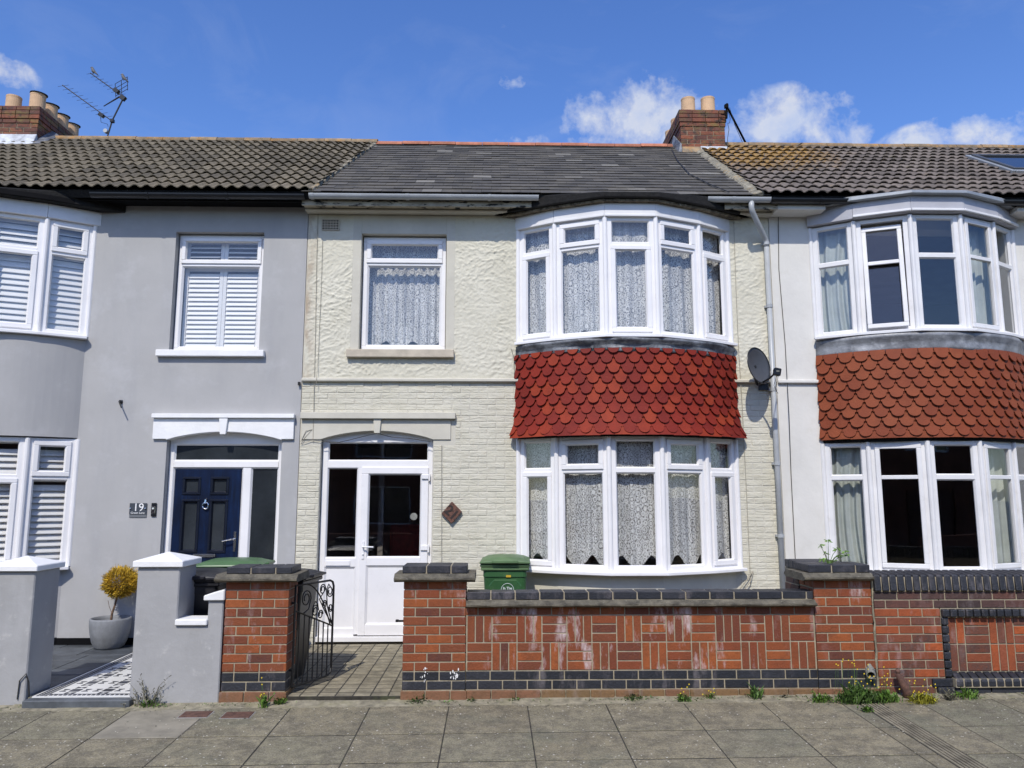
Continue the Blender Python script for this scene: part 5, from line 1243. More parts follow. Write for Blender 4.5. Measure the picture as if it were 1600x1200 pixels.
# left brick pier
PL = thing('brick_pier', (-2.2, WY, 0), 'red brick gate pier with white lime streaks between grey wall and iron gate', 'gate pier')
l0, l1 = AX(349, 1000, WY), AX(448.5, 1000, WY)
brick_pier(PL, l0, l1, WY, WY+.34, 10, topz)
coping(PL, l0, l1, WY, WY+.34, zc0, th=.07); cap_bricks(PL, l0-.0, l1+.02, WY-.01, WY+.35, zc0+.068, Zp(884.5)-zc0-.068)
mb = MB(); random.seed(12)
for (px, py, n_) in ((664, 1052, 12), (711, 1054, 22)):
    for i in range(n_):
        x, z = A(px+random.gauss(0, 3.2), py+random.uniform(-8, 16)*(1 if random.random() < .6 else .4), WY-.003); w2 = random.uniform(.002, .007); h2 = w2*random.uniform(1, 3.2)
        pts = [(x+w2*math.cos(k*.785+i)*random.uniform(.6, 1), z+h2*math.sin(k*.785+i)*random.uniform(.6, 1)) for k in range(8)]; pts.sort(key=lambda p: math.atan2(p[1]-z, p[0]-x)); yo = random.uniform(.0005, .0022)
        mb.prism(pts, lambda p, k: (p[0], WY-(.003+yo if k else .0), p[1]))
mb.build('paint_splash', 'white_paint', GW)
# right garden wall
G2 = thing('garden_wall', (5, WY, 0), 'mixed red and dark brick garden wall with upright blue brick coping before the white house', 'garden wall')
r0, r1 = b1_+.022, 7.6; zb_ = Zp(1075); zct, zcb = AZ(1450, 898, WY), AZ(1450, 924, WY)
q0 = AX(1473, 1000, WY); rp = (zcb-zb_)/11
mb = MB(); mb.box(r0+.004, r1, WY+.05, WY+.30, -.25, zcb+.01); mb.box(r0+.004, q0, WY+.007, WY+.06, -.25, zcb); mb.box(q0-.01, r1, WY+.007, WY+.06, AZ(1500, 965, WY), zcb); mb.box(q0, r1, WY+.03, WY+.06, -.2, 1); mb.build('mortar_core', 'mortar', G2)
random.seed(17)
mb = MB(); lay(mb, front(WY), r0, q0-.004, zb_, 9, rp, odd=.5, start=0); mb.build('red_brickwork', 'brick_mix', G2, bevel=.003)
zl1_, zl0_ = zb_+9*rp-.004, zb_+8*rp-.005
mb = MB(); lay(mb, front(WY), r0, r1, zb_+9*rp, 2, rp, start=1); mb.build('upper_brickwork', 'brick_dark', G2, bevel=.003)
bl = MB()
x = r0
while x < r1: bl.hexa([(x+.005, WY-.03, zcb+.004), (x+.069, WY-.03, zcb+.004), (x+.069, WY+.30, zcb+.004), (x+.005, WY+.30, zcb+.004)], [(x+.005, WY-.012, zct), (x+.069, WY-.012, zct), (x+.069, WY+.29, zct+.02), (x+.005, WY+.29, zct+.02)]); x += .074
bl.build('coping_bricks', 'brick_blue', G2, bevel=.012, seg=2)
mb = MB(); mb.box(r0+.01, r1, WY-.006, WY+.28, zcb-.0, zct-.02); mb.build('coping_joint', 'mortar', G2)
bl = MB(); x = q0+.0
while x < r1: bl.box(x+.004, x+.068, WY-.035, WY+.07, zl0_+.008, zl1_-.002); x += .073
z = zb_-.0
nq = 8
for i in range(nq): bl.box(q0-.0, q0+.065, WY-.012, WY+.08, zb_+.0+i*rp+.005, zb_+(i+1)*rp-.005)
bl.build('blue_surround', 'brick_blue', G2, bevel=.01, seg=2)
mb = MB(); random.seed(18); cx_ = q0+.085; zp0_ = zb_+1.6*rp; zp1_ = zl0_; cw2 = .232; hz = (zp1_-zp0_)/2.0
for r in range(2):
    for i in range(11):
        x = cx_+i*cw2-.09; vert = (i+r) % 2 == (1 if r else 0)
        for k in range(3):
            j = .0055; za = zp0_+r*hz
            if vert: ax, bx_ = x+cw2*k/3+j, x+cw2*(k+1)/3-j; z0_, z1_ = za+j, za+hz-j
            else: ax, bx_ = x+j, x+cw2-j; z0_, z1_ = za+hz*k/3+j, za+hz*(k+1)/3-j
            ax = max(ax, q0+.075)
            if bx_-ax > .02: mb.box(ax, bx_, WY+.022+random.uniform(-.001, .002), WY+.09, z0_, z1_)
mb.build('basket_weave_brickwork', 'brick_mix', G2, bevel=.003)
bl = MB(); x = q0+.06
while x < r1:
    pr_ = [(WY+.04, zb_+1.6*rp), (WY+.0, zb_+1.5*rp), (WY-.05, zb_+1.15*rp), (WY-.065, zb_+.7*rp), (WY-.065, zb_+.0*rp+.01), (WY+.04, zb_+.01)]
    n = len(pr_); vs = [(x+.005, y, z) for y, z in pr_]+[(x+.069, y, z) for y, z in pr_]; bl.mesh(vs, [tuple(range(n)), tuple(range(2*n-1, n-1, -1))]+[(i, n+i, n+(i+1) % n, (i+1) % n) for i in range(n)]); x += .075
bl.build('sill_bricks', 'brick_blue', G2, bevel=.006)
mb = MB(); mb.box(q0+.06, r1, WY-.056, WY+.05, zb_, zb_+1.0*rp); mb.build('sill_joint', 'mortar', G2)
bl = MB(); lay(bl, front(WY-.03), q0-.09, r1, -.10, 1, zb_+.10, L=.32, start=1); bl.box(q0-.13, q0+.05, WY-.02, WY+.05, zb_-.0, zb_+rp-.008); bl.build('plinth_blocks', 'brick_blue', G2, bevel=.004)
mb = MB(); lay(mb, front(WY-.004), r0, q0-.1, -.1, 1, zb_+.1); mb.build('plinth_bricks', 'brick_mix', G2, bevel=.004)

# grey rendered walls
def pyramid_cap(parent, x0, x1, y0, y1, z, th, pk, name='pier_cap', mat='white_paint'):
    mb = MB(); b = [(x0, y0), (x1, y0), (x1, y1), (x0, y1)]; cx_, cy_ = (x0+x1)/2, (y0+y1)/2
    mb.mesh([(x, y, z) for x, y in b]+[(x, y, z+th) for x, y in b]+[(cx_, cy_, z+pk)], [(3, 2, 1, 0), (0, 1, 5, 4), (1, 2, 6, 5), (2, 3, 7, 6), (3, 0, 4, 7), (4, 5, 8), (5, 6, 8), (6, 7, 8), (7, 4, 8)])
    return mb.build(name, mat, parent, bevel=.006)
ga, gb_ = AX(208.5, 990, WY), AX(279, 930, WY); gY = WY
GP1 = thing('garden_wall', (-3.4, WY, 0), 'grey stepped garden wall with tall pyramid-capped pier and white ledge beside the brick pier', 'garden wall')
zcap = AZ(240, 886, WY)
mb = MB()
ls = AX(323, 985, WY); zn = AZ(300, 977, WY); zh = AZ(340, 938, WY)
# one continuous outline: pier, notch, raised end
pier_y1 = WY+.40
mb.prism([(ga, -.08), (l0-.016, -.08), (l0-.016, zh), (ls, zh), (ls, zn), (gb_, zn), (gb_, zcap), (ga, zcap)], lambda p, k: (p[0], WY if k else WY+.2, p[1]))
mb.box(ga, gb_, WY+.18, pier_y1, -.08, zcap-.001)
mb.build('rendered_wall', 'grey_wall_low', GP1, bevel=.01)
pyramid_cap(GP1, ga-.035, gb_+.035, WY-.035, pier_y1+.035, zcap, .055, .125)
mb = MB(); mb.box(gb_-.01, ls+.006, WY-.03, WY+.22, zn, zn+.055); 
mb.hexa([(ls-.035, WY-.03, zh), (l0-.002, WY-.03, zh), (l0-.002, WY+.22, zh), (ls-.035, WY+.22, zh)], [(ls-.035, WY-.03, zh+.045), (l0-.002, WY-.03, zh+.10), (l0-.002, WY+.22, zh+.10), (ls-.035, WY+.22, zh+.045)])
mb.build('wall_cap', 'white_paint', GP1, bevel=.008)
GP2 = thing('gate_pier', (-4.6, WY, 0), 'grey rendered gate pier with white pyramid cap at the left edge beside the mosaic path', 'gate pier')
h1 = AX(46.5, 1000, WY); h0 = h1-.41; zcap2 = AZ(50, 892.5, WY)
mb = MB(); mb.box(h0, h1, WY, WY+.41, -.08, zcap2); mb.build('rendered_pier', 'grey_wall_low', GP2, bevel=.01)
pyramid_cap(GP2, h0-.03, h1+.03, WY-.035, WY+.44, zcap2, .05, .125)
mb = MB(); mb.box(h0-3, h0-.002, WY+.1, WY+.3, -.1, .75); mb.box(h0-3, h0-.002, WY+.07, WY+.33, .7505, .80)
tag(mb.build('garden_wall', 'grey_wall_low'), 'low grey rendered wall running left from the grey gate pier', 'garden wall')
cable(GP2, [(h1-.06, WY-.01, .0), (h1-.05, WY-.015, .16), (h1-.0, WY-.012, .22), (h1+.012, WY+.02, .14), (h1+.012, WY+.05, .0)], .006, 'cable')

# ================================================================ GATE
gx0, gy0 = G(456, 1086, .04); gx1, gy1 = G(517, 1055, .05)
gx0, gy0 = l1+.03, WY+.12; 
dirg = Vector((gx1-gx0, gy1-gy0, 0)); GL = dirg.length; GL = min(.95, GL); dirg.normalize()
GT_ = thing('iron_gate', (gx0, gy0, .05), 'black wrought iron garden gate with scrolls standing open against the brick pier', 'gate')
def gp(u, z): return (gx0+dirg.x*u, gy0+dirg.y*u, z)
zb0, zt0 = .06, .965
mb = MB(); rcn = .06
fr_ = [gp(0, zb0), gp(GL-rcn, zb0), gp(GL-rcn*.3, zb0+rcn*.3), gp(GL, zb0+rcn), gp(GL, zt0-rcn), gp(GL-rcn*.3, zt0-rcn*.3), gp(GL-rcn, zt0), gp(0, zt0), gp(0, zb0)]
mb.tube(fr_, .011, 8); mb.build('gate_frame', 'iron', GT_)
zl_, zr_ = .74, .52
mb = MB(); mb.tube([gp(0, zl_), gp(GL, zr_)], .008, 6)
cr = [gp(.12+(GL-.16)*t_, zt0-.0-(zt0-zr_-.02)*(t_**2.2)) for t_ in [i/14 for i in range(15)]]; mb.tube(cr, .007, 6); mb.build('rail', 'iron', GT_)
for i in range(7):
    u = GL*(i+1)/8; b = MB(); b.tube([gp(u, zb0), gp(u, zl_+(zr_-zl_)*u/GL)], .0065, 6); b.build('bar', 'iron', GT_)
def scroll(u, z, r, s=1, turns=1.6, tail=None, hand=1):
    pts = [gp(u+hand*r*(1-.62*t_)*math.cos(s*(t_*turns*2*math.pi)), z+r*1.15*(1-.62*t_)*math.sin(s*(t_*turns*2*math.pi))) for t_ in [i/26 for i in range(27)]]
    if tail: pts = [gp(*q) for q in tail]+pts
    b = MB(); b.tube(pts, .006, 6); b.build('scroll', 'iron', GT_)
scroll(.16, .83, .07, 1, hand=1, tail=[(.10, .70), (.07, .76)][:0]+[(.13, .70), (.20, .73)])
scroll(GL*.52, .70, .05, 1, tail=[(GL*.45, .64), (GL*.46, .74), (GL*.52, .79), (GL*.58, .76)]); scroll(GL*.66, .655, .038, 1)
scroll(GL*.70, .89, .045, 1, tail=[(GL*.98, .54), (GL*.80, .66), (GL*.62, .80), (GL*.62, .90)][:3]); scroll(GL*.90, .86, .05, -1, tail=[(GL*.98, .54), (GL*.84, .72), (GL*.80, .88), (GL*.86, .93)]); scroll(GL*.76, .74, .038, 1); scroll(GL*.93, .70, .035, -1)
mb = MB(); mb.box(gx0-.03, gx0+.0, gy0-.012, gy0+.012, .2, .22); mb.box(gx0-.03, gx0, gy0-.012, gy0+.012, .8, .82); mb.build('hinge', 'iron', GT_)
mb = MB(); lx, lz = AX(624, 970, WY+.15), AZ(624, 970, WY+.15); mb.box(a0-.075, a0+.01, WY+.13, WY+.15, lz-.008, lz+.008); mb.box(a0-.085, a0-.06, WY+.12, WY+.16, lz-.008, lz+.012)
tag(mb.build('latch_plate', 'iron'), 'small dark iron gate latch sticking out of the left pier of the long brick wall', 'latch')

# ================================================================ BINS
def wheelie(loc, rot, label, body, lid, group=None, open_gap=0, logo=False, tilt=0):
    Rz = Matrix.Translation(loc) @ Matrix.Rotation(rot, 4, 'Z')
    root = thing('wheelie_bin', loc, label, 'bin', group)
    def T(p): return tuple(Rz @ Vector(p))
    W, Dp, Ht = .50, .60, .98
    mb = MB(); prof = [(.42, .0, .78), (.58, .25, .84), (.86, .7, .95), (1, Ht, 1)]
    lev = [(0, .40, .42), (.12, .42, .45), (.55, .46, .53), (.86, .49, .58), (.86, .50, .60), (Ht, .50, .60)]
    vs = []; fs = []; rc = .045
    for (z, w_, d_) in lev:
        yf = -.30; yb = yf+d_; yf2 = -.30+(.60-d_)*.55; yb = yf2+d_
        for (cx_, cy_, a0_) in ((w_/2-rc, yf2+rc, -90), (w_/2-rc, yb-rc, 0), (-w_/2+rc, yb-rc, 90), (-w_/2+rc, yf2+rc, 180)):
            for k in range(4): an = R(a0_+30*k); vs.append(T((cx_+rc*math.cos(an), cy_+rc*math.sin(an), z)))
    n = 16
    for i in range(len(lev)-1):
        for k in range(n): fs.append((i*n+k, i*n+(k+1) % n, (i+1)*n+(k+1) % n, (i+1)*n+k))
    fs += [tuple(range(n-1, -1, -1)), tuple(range((len(lev)-1)*n, len(lev)*n))]
    mb.mesh(vs, fs)
    def bx(m_, x0, x1, y0, y1, z0, z1): m_.box(x0, x1, y0, y1, z0, z1, Rz)
    mb.build('bin_body', body, root)
    rm = MB(); bx(rm, -.275, .275, -.325, .325, Ht-.05, Ht-.01); bx(rm, -.285, .285, -.335, .335, Ht-.01, Ht+.022); rm.build('bin_rim', lid if logo else body, root, bevel=.01)
    if logo:
        pm = MB(); pts = [(-.19, .40), (.19, .40), (.19, .76), (.13, .83), (-.13, .83), (-.19, .76)]
        pm.mesh([T((x, -.292+(.76-z)*.06, z)) for x, z in pts]+[T((x, -.27+(.76-z)*.06, z)) for x, z in pts], [tuple(range(6)), tuple(range(11, 5, -1))]+[(i, 6+i, 6+(i+1) % 6, (i+1) % 6) for i in range(6)]); pm.build('front_panel', body, root, bevel=.015)
    lm = MB(); zl = Ht+.035+open_gap; N_ = 8; M_ = 6; vs = []; fs = []
    for i in range(N_+1):
        for k in range(M_+1):
            x = -.29+.58*i/N_; y = -.36+.72*k/M_; dome = .055*(1-abs(2*i/N_-1)**4)*(1-abs(2*k/M_-1)**4*.8)
            vs.append(T((x, y, zl+dome+tilt*(k/M_-1)*-.03)))
    m0 = len(vs)
    for i in range(N_+1):
        for k in range(M_+1):
            x = -.29+.58*i/N_; y = -.36+.72*k/M_; vs.append(T((x, y, zl-.022+tilt*(k/M_-1)*-.03)))
    for i in range(N_):
        for k in range(M_):
            a = i*(M_+1)+k; fs.append((a, a+M_+1, a+M_+2, a+1)); fs.append((m0+a, m0+a+1, m0+a+M_+2, m0+a+M_+1))
    for i in range(N_): a = i*(M_+1); fs.append((a, m0+a, m0+a+M_+1, a+M_+1)); a += M_; fs.append((a, a+M_+1, m0+a+M_+1, m0+a))
    for k in range(M_): fs.append((k, k+1, m0+k+1, m0+k)); a = N_*(M_+1)+k; fs.append((a, m0+a, m0+a+1, a+1))
    lm.mesh(vs, fs); lo_ = lm.build('bin_lid', lid, root, bevel=.008)
    gm = MB(); bx(gm, -.15, .15, -.385, -.35, zl-.015, zl+.02); gm.build('lid_grip', lid, lo_, bevel=.008)
    for sx in (-1, 1):
        wm = MB(); c = Vector(T((sx*.225, .25, .10))); ax = (Rz.to_3x3() @ Vector((1, 0, 0))); wm.tube([c-ax*.025, c+ax*.025], .10, 20); wm.build('wheel', 'rubber', root, bevel=.008)
    hm = MB(); hm.tube([T((-.2, .33, .93)), T((-.2, .40, .95)), T((.2, .40, .95)), T((.2, .33, .93))], .014, 8); hm.build('handle', body, root)
    return root, T, zl
gbx = AX(791, 890, -1.0)
root, T, zl = wheelie((gbx, -.50, .02), R(-2), 'green wheelie bin with round white emblem between front door and lower bay window', 'bin_green', 'bin_lid', None, .015, True)
yf = -.297
em = MB(); cz = .715; ring = [T((.028+.072*math.sin(2*math.pi*i/28), yf+.0, cz+.072*math.cos(2*math.pi*i/28))) for i in range(29)]; em.tube(ring, .0028, 5, cap=False)
mrot = Matrix.Rotation(R(-2), 3, 'Z'); ux = mrot @ Vector((1, 0, 0))
text(em, 'In The', .040, T((.028, yf-.001, cz+.018)), ux, depth=.001, bold=.001); text(em, 'Lit Bin', .036, T((.028, yf-.001, cz-.022)), ux, depth=.001, bold=.001)
em.build('emblem', 'label_white', root)
ym = MB(); q = [T((.015, yf-.002, .852)), T((.068, yf-.002, .852)), T((.068, yf-.006, .877)), T((.015, yf-.006, .877))]
ym.box(.012, .068, yf-.006, yf+.01, .856, .880, Matrix.Translation((gbx, -.50, .02)) @ Matrix.Rotation(R(-2), 4, 'Z')); ym.build('yellow_label', 'yellow', root)
wheelie((AX(362, 882, -1.35), -1.22, .05), R(93), 'black wheelie bin with bright green lid below the navy front door', 'bin_black', 'bin_lid_bright', 'bins by the navy door', .01)
wheelie((AX(318, 900, -1.9)-.06, -1.82, .0), R(4), 'black wheelie bin with black lid behind the notch of the grey wall', 'bin_black', 'bin_black', 'bins by the navy door', .0)
wheelie((AX(496, 905, -1.75)-.36, -1.72, .0), R(82), 'black wheelie bin with stepped black lid behind the open iron gate', 'bin_black', 'bin_black', None, -.01)

# ================================================================ PLANTER AND TOPIARY
px_, py_ = G(170, 1012, .015); py_ = max(py_, -1.1); 
pot = thing('plant_pot', (px_, py_, .015), 'round grey fibre-clay plant pot on dark slate paving', 'plant pot')
zt_p = AZ(172, 965, py_-.0); rt_ = (AX(201, 975, py_)-AX(140, 975, py_))/2; hh = zt_p-.015
mb = MB(); mb.lathe([(.001, .0), (rt_*.66, 0), (rt_*.72, .02), (rt_*.83, hh*.22), (rt_*.93, hh*.48), (rt_*.99, hh*.75), (rt_*1.0, hh*.95), (rt_*.98, hh), (rt_*.90, hh), (rt_*.88, hh*.9), (rt_*.86, hh*.82), (.001, hh*.82)], (px_, py_, .015), 36)
mb.build('pot_body', 'planter', pot, smooth=False)
mb = MB(); mb.lathe([(rt_*.865, 0), (rt_*.5, .008), (.001, .012)], (px_, py_, .015+hh*.83), 20); mb.build('soil', 'soil', pot)
for p in bpy.data.objects['pot_body'].data.polygons: p.use_smooth = True
bcx, bcz = A(189, 910, py_); br = .20
tree = thing('topiary_shrub', (px_, py_, .35), 'small golden conifer clipped to a ball on a leaning bare stem in the grey pot', 'shrub')
mb = MB(); mb.tube([(px_-.0, py_, .015+hh*.8), (px_+.01, py_, zt_p+.05), (px_+.03, py_+.01, zt_p+.14), (bcx-.02, py_, bcz-.1), (bcx, py_, bcz)], [.016, .014, .012, .012, .006], 8)
random.seed(2)
for i in range(16):
    d = Vector((random.uniform(-1, 1), random.uniform(-1, 1), random.uniform(-.6, 1))).normalized(); c = Vector((bcx, py_, bcz)); mb.tube([c-Vector((0, 0, .1)), c+d*br*.8], [.006, .002], 4)
mb.tube([(px_+.0, py_, zt_p+.06), (px_-.03, py_, zt_p+.13), (px_-.05, py_, zt_p+.2)], .003, 4); mb.build('trunk', 'bark', tree)
mb = MB(); c = Vector((bcx, py_, bcz))
for i in range(6500):
    d = Vector((random.gauss(0, 1), random.gauss(0, 1), random.gauss(0, 1))).normalized(); rr = br*random.uniform(.62, 1.0)*(1+.2*mn.noise(d*2.6))
    p = c+Vector((d.x*rr, d.y*rr, d.z*rr*.86)); a = (d+Vector((random.uniform(-.6, .6), random.uniform(-.6, .6), random.uniform(-.2, .8)))).normalized(); s_ = a.cross(Vector((random.random(), random.random(), random.random()))).normalized()
    L_ = random.uniform(.02, .05); w_ = .005; mb.face([p-s_*w_, p+s_*w_, p+a*L_+s_*w_*.3, p+a*L_-s_*w_*.3])
mb.build('crown', 'gold_leaf', tree)

# ================================================================ SIGNS
nx_, nz_ = A(216, 796, -.02)
sg = thing('house_number_sign', (nx_, -.02, nz_), 'small slate-grey house number plate reading 19 Green Lane on the grey wall', 'house number')
w_, h_ = .105, .077
mb = MB(); mb.box(nx_-w_, nx_+w_, -.028, -.020, nz_-h_*.75, nz_+h_); mb.build('number_plate', 'sign_grey', sg)
mb = MB(); mb.box(nx_-w_, nx_+w_, -.022, -.013, nz_-h_-.02, nz_-h_*.75); mb.build('backing_plate', 'plate_clear', sg)
mb = MB(); text(mb, '19', .135, (nx_+.006, -.029, nz_+.022), depth=.001); text(mb, 'Green Lane', .036, (nx_-.0, -.029, nz_-.042), depth=.001)
mb.build('lettering', 'white_paint', sg)
mb = MB(); rot = Matrix.Rotation(R(90), 3, 'X')
for sx in (-1, 1): mb.lathe([(.001, .012), (.009, .010), (.009, .0)], (nx_+sx*(w_-.014), -.028, nz_+.012), 12, rot)
mb.build('fixing_stud', 'chrome', sg)
nx_, nz_ = A(240.5, 796, -.02)
db = thing('doorbell', (nx_, -.02, nz_), 'slim black and silver video doorbell beside the number plate', 'doorbell')
mb = MB(); mb.box(nx_-.03, nx_+.032, -.035, -.012, nz_-.085, nz_+.08); mb.build('doorbell_body', 'black_plastic', db, bevel=.006)
mb = MB(); mb.box(nx_-.028, nx_+.022, -.04, -.034, nz_-.045, nz_+.035); mb.build('faceplate', 'chrome', db, bevel=.004)
mb = MB(); mb.lathe([(.001, .004), (.012, .003), (.012, 0)], (nx_-.003, -.041, nz_+.012), 14, rot); mb.build('button', 'label_white', db)
nx_, nz_ = A(706, 801, -.03)
ws = thing('carved_number_sign', (nx_, -.03, nz_), 'dark brown diamond-shaped carved house number on the cream painted brick', 'house number')
mb = MB(); s_ = .132; pts = [(0, -s_*1.05), (s_*.98, 0.01), (s_*.98*0+.0, s_*1.05), (-s_*.98, -.01)]
mb.mesh([(nx_+x, -.055, nz_+z) for x, z in pts]+[(nx_+x, -.018, nz_+z) for x, z in pts], [(0, 1, 2, 3), (7, 6, 5, 4)]+[(i, 4+i, 4+(i+1) % 4, (i+1) % 4) for i in range(4)]); mb.build('wooden_plaque', 'wood_sign', ws, bevel=.006)
mb = MB(); u1 = Vector((math.cos(R(-42)), 0, math.sin(R(-42)))); u2 = Vector((math.sin(R(42)), 0, math.cos(R(42)))); text(mb, '21', .17, (nx_-.005, -.057, nz_-.0), u1, u2, depth=.003, bold=.004); mb.build('carved_numeral', 'wood_dark', ws)

# ================================================================ SATELLITE DISH
dc_ = Vector((AX(1186, 571, -.33), -.33, AZ(1186, 571, -.33)))
DI = thing('satellite_dish', (dc_.x, -.02, dc_.z-.25), 'dark grey oval satellite dish with black receiver arm on the wall beside the white downpipe', 'satellite dish')
nrm = Vector((.58, -.78, .15)).normalized(); rt = Vector((0, 0, 1)).cross(nrm).normalized(); u_ = nrm.cross(rt).normalized()
lean_ = Matrix.Rotation(R(15), 3, nrm); rt, u_ = lean_ @ rt, lean_ @ u_
mb = MB(); NR, NA = 7, 32; vs = []; fs = []; ra_, rb2 = .235, .235
for t_ in (0, 1):
    for i in range(NR+1):
        for k in range(NA):
            r_ = i/NR; an = 2*math.pi*k/NA; vs.append(dc_+rt*(ra_*r_*math.cos(an))+u_*(rb2*r_*math.sin(an))-nrm*(.055*(1-r_*r_))-nrm*(.006*t_))
n1 = (NR+1)*NA
for t_ in (0, 1):
    for i in range(NR):
        for k in range(NA): f = (t_*n1+i*NA+k, t_*n1+(i+1)*NA+k, t_*n1+(i+1)*NA+(k+1) % NA, t_*n1+i*NA+(k+1) % NA); fs.append(f if t_ == 0 else f[::-1])
for k in range(NA): fs.append((NR*NA+k, n1+NR*NA+k, n1+NR*NA+(k+1) % NA, NR*NA+(k+1) % NA))
mb.mesh(vs, fs); mb.build('reflector', 'dish', DI, smooth=True)
mb = MB(); ring = [dc_+rt*(ra_*math.cos(2*math.pi*k/40))+u_*(rb2*math.sin(2*math.pi*k/40)) for k in range(41)]; mb.tube(ring, .006, 6, cap=False); mb.build('dish_rim', 'black_plastic', DI)
lnb = Vector((AX(1214, 580, -.62), -.62, AZ(1214, 580, -.62)))
low = dc_-u_*rb2*.95-nrm*.03
mb = MB(); mb.tube([low-nrm*.05+rt*.0, low+(lnb-low)*.5+Vector((0, 0, -.015)), lnb+Vector((-.02, 0, -.02))], .012, 8); mb.build('arm', 'black_plastic', DI)
mb = MB(); q_ = (dc_-lnb).normalized(); mb.tube([lnb-q_*.02, lnb+q_*.05], .028, 12); Mx = Matrix.Translation(lnb) @ Matrix.Rotation(R(12), 4, 'Y'); mb.box(-.038, .045, -.03, .035, -.055, .038, Mx); mb.build('receiver', 'black_plastic', DI, bevel=.008)
mb = MB(); mb.box(lnb.x-.02, lnb.x+.018, lnb.y-.0335, lnb.y-.031, lnb.z-.012, lnb.z+.004); mb.build('receiver_label', 'pipe_clay', DI)
wb_ = Vector((AX(1192, 592, -.02), -.02, AZ(1192, 600, -.02)))
mb = MB(); mb.tube([wb_, wb_+Vector((0, -.12, .02)), low-nrm*.08], .016, 8); mb.box(wb_.x-.06, wb_.x+.06, -.03, -.012, wb_.z-.08, wb_.z+.08); mb.tube([dc_-nrm*.05, dc_-nrm*.10, low-nrm*.08], .02, 8); mb.build('wall_bracket', 'black_plastic', DI)
mb = MB(); mb.tube([lnb+Vector((0, 0, -.05)), lnb+Vector((-.01, .1, -.16)), Vector((dpx+.03, -.12, lnb.z-.20)), Vector((dpx+.01, -.1, lnb.z-.12)), wb_+Vector((0, -.02, 0))], .003, 5); mb.tube([lnb+Vector((.015, 0, -.05)), lnb+Vector((.01, .12, -.20)), Vector((dpx+.06, -.06, lnb.z-.2))], .003, 5); mb.build('cable', 'cable', DI)

# ================================================================ AERIALS
TY = 2.75
def tp(px, py, Y=TY): x, z = A(px, py, Y); return Vector((x, Y, z))
ba = tp(163, 214); AE = thing('tv_aerial', ba, 'double television aerial with two long booms leaning above the brown tiled ridge', 'television aerial')
tp_top, tp_mid = tp(193, 153), tp(175.5, 188)
mb = MB(); mb.tube([ba-Vector((0, 0, .25)), tp_mid, tp_top], .013, 8); mb.build('mast', 'aerial', AE)
def yagi(p_a, p_b, ndir, ext, name='boom', refl=None, tiltv=Vector((.55, .5, .42))):
    mb = MB(); mb.tube([p_a, p_b], .009, 6); o = mb.build(name, 'aerial', AE)
    el = MB(); e_ = tiltv.normalized()
    for i in range(ndir):
        p = p_a+(p_b-p_a)*((i+.2)/ndir*.92); l_ = ext*(1+.2*i/ndir); el.tube([p-e_*l_, p+e_*l_], .003, 5)
    el.build('boom_elements', 'aerial', o); return o
yagi(tp(97.5, 133), tp(179, 192), 10, .09)
yagi(tp(141, 114), tp(198, 155), 8, .075)
for (px, py, an, hw, hd) in ((158.5, 180, 30, .05, .03), (182, 142, 35, .05, .035), (192, 153, 35, .05, .04), (175.5, 189, 0, .03, .03)):
    mb = MB(); mb.box(-hw, hw, -.03, .03, -hd, hd, Matrix.Translation(tp(px, py)) @ Matrix.Rotation(R(an), 4, 'Y')); mb.build('junction_box', 'black_plastic', AE, bevel=.005)
mb = MB(); g4 = [tp(180, 131), tp(199, 120), tp(199.5, 141), tp(181, 152)]
for t_ in (0, .33, .62, .9): mb.tube([g4[0]+(g4[3]-g4[0])*t_, g4[1]+(g4[2]-g4[1])*t_], .005, 5)
for t_ in (0, .5, 1): mb.tube([g4[0]+(g4[1]-g4[0])*t_, g4[3]+(g4[2]-g4[3])*t_], .006, 5)
mb.build('reflector_grid', 'aerial', AE)
mb = MB(); mb.tube([tp(187, 151), tp(162, 166)], [.014, .008], 6); mb.tube([tp(157, 183), tp(158, 191), tp(168, 194), tp(169, 198)], .004, 5); mb.build('lower_reflector', 'aerial', AE)
mb = MB(); c_ = tp(165.5, 205); mb.tube([c_-Vector((0, .03, 0)), c_+Vector((0, .03, 0))], .035, 14); mb.build('amplifier', 'gutter_grey', AE)
def bird(p, s, head, label):
    vs = []; o = None
    me = bpy.data.meshes.new('bird'); bm = bmesh.new()
    pts = [(-.085*s, 0, -.075), (-.045*s, 0, -.035), (0, 0, .0), (.018*s, 0, .035), (.022*s, 0, .058), (.030*s, 0, .068), (.050*s, 0, .064), (.062*s, 0, .062)]
    rad = [.006, .014, .030, .027, .017, .018, .008, .002]
    mb = MB(); mb.tube([p+Vector(q) for q in pts], rad, 10); mb.tube([p+Vector((.0, .01, -.02)), p+Vector((.005*s, .012, -.05))], .003, 4); mb.tube([p+Vector((.0, -.01, -.02)), p+Vector((.005*s, -.012, -.05))], .003, 4)
    o = mb.build('bird', 'bird', smooth=True); tag(o, label, 'bird', None)
bird(tp(146, 113)+Vector((0, 0, .02)), -1, 1, 'small dark bird perched at the tip of the upper aerial boom'); bird(tp(193.5, 122)+Vector((0, 0, .0)), -1, 1, 'small dark bird perched on top of the aerial reflector grid')
pb = tp(1135, 165, 2.2); PA = thing('aerial_pole', tp(1168, 229, 2.62), 'black bracing pole leaning against the brick chimney with trailing cables', 'pole')
mb = MB(); mb.tube([pb, tp(1168, 229, 2.62)], .018, 8); mb.build('pole', 'black_paint', PA)
mb = MB(); mb.tube([tp(1136, 162, 2.2), tp(1135, 185, 2.2)], .02, 8); mb.tube([tp(1134, 180, 2.2), tp(1126, 178, 2.2)], .01, 6); mb.box(-.03, .03, -.02, .03, -.03, .03, Matrix.Translation(tp(1135, 166, 2.18))); mb.build('bracket', 'black_paint', PA)
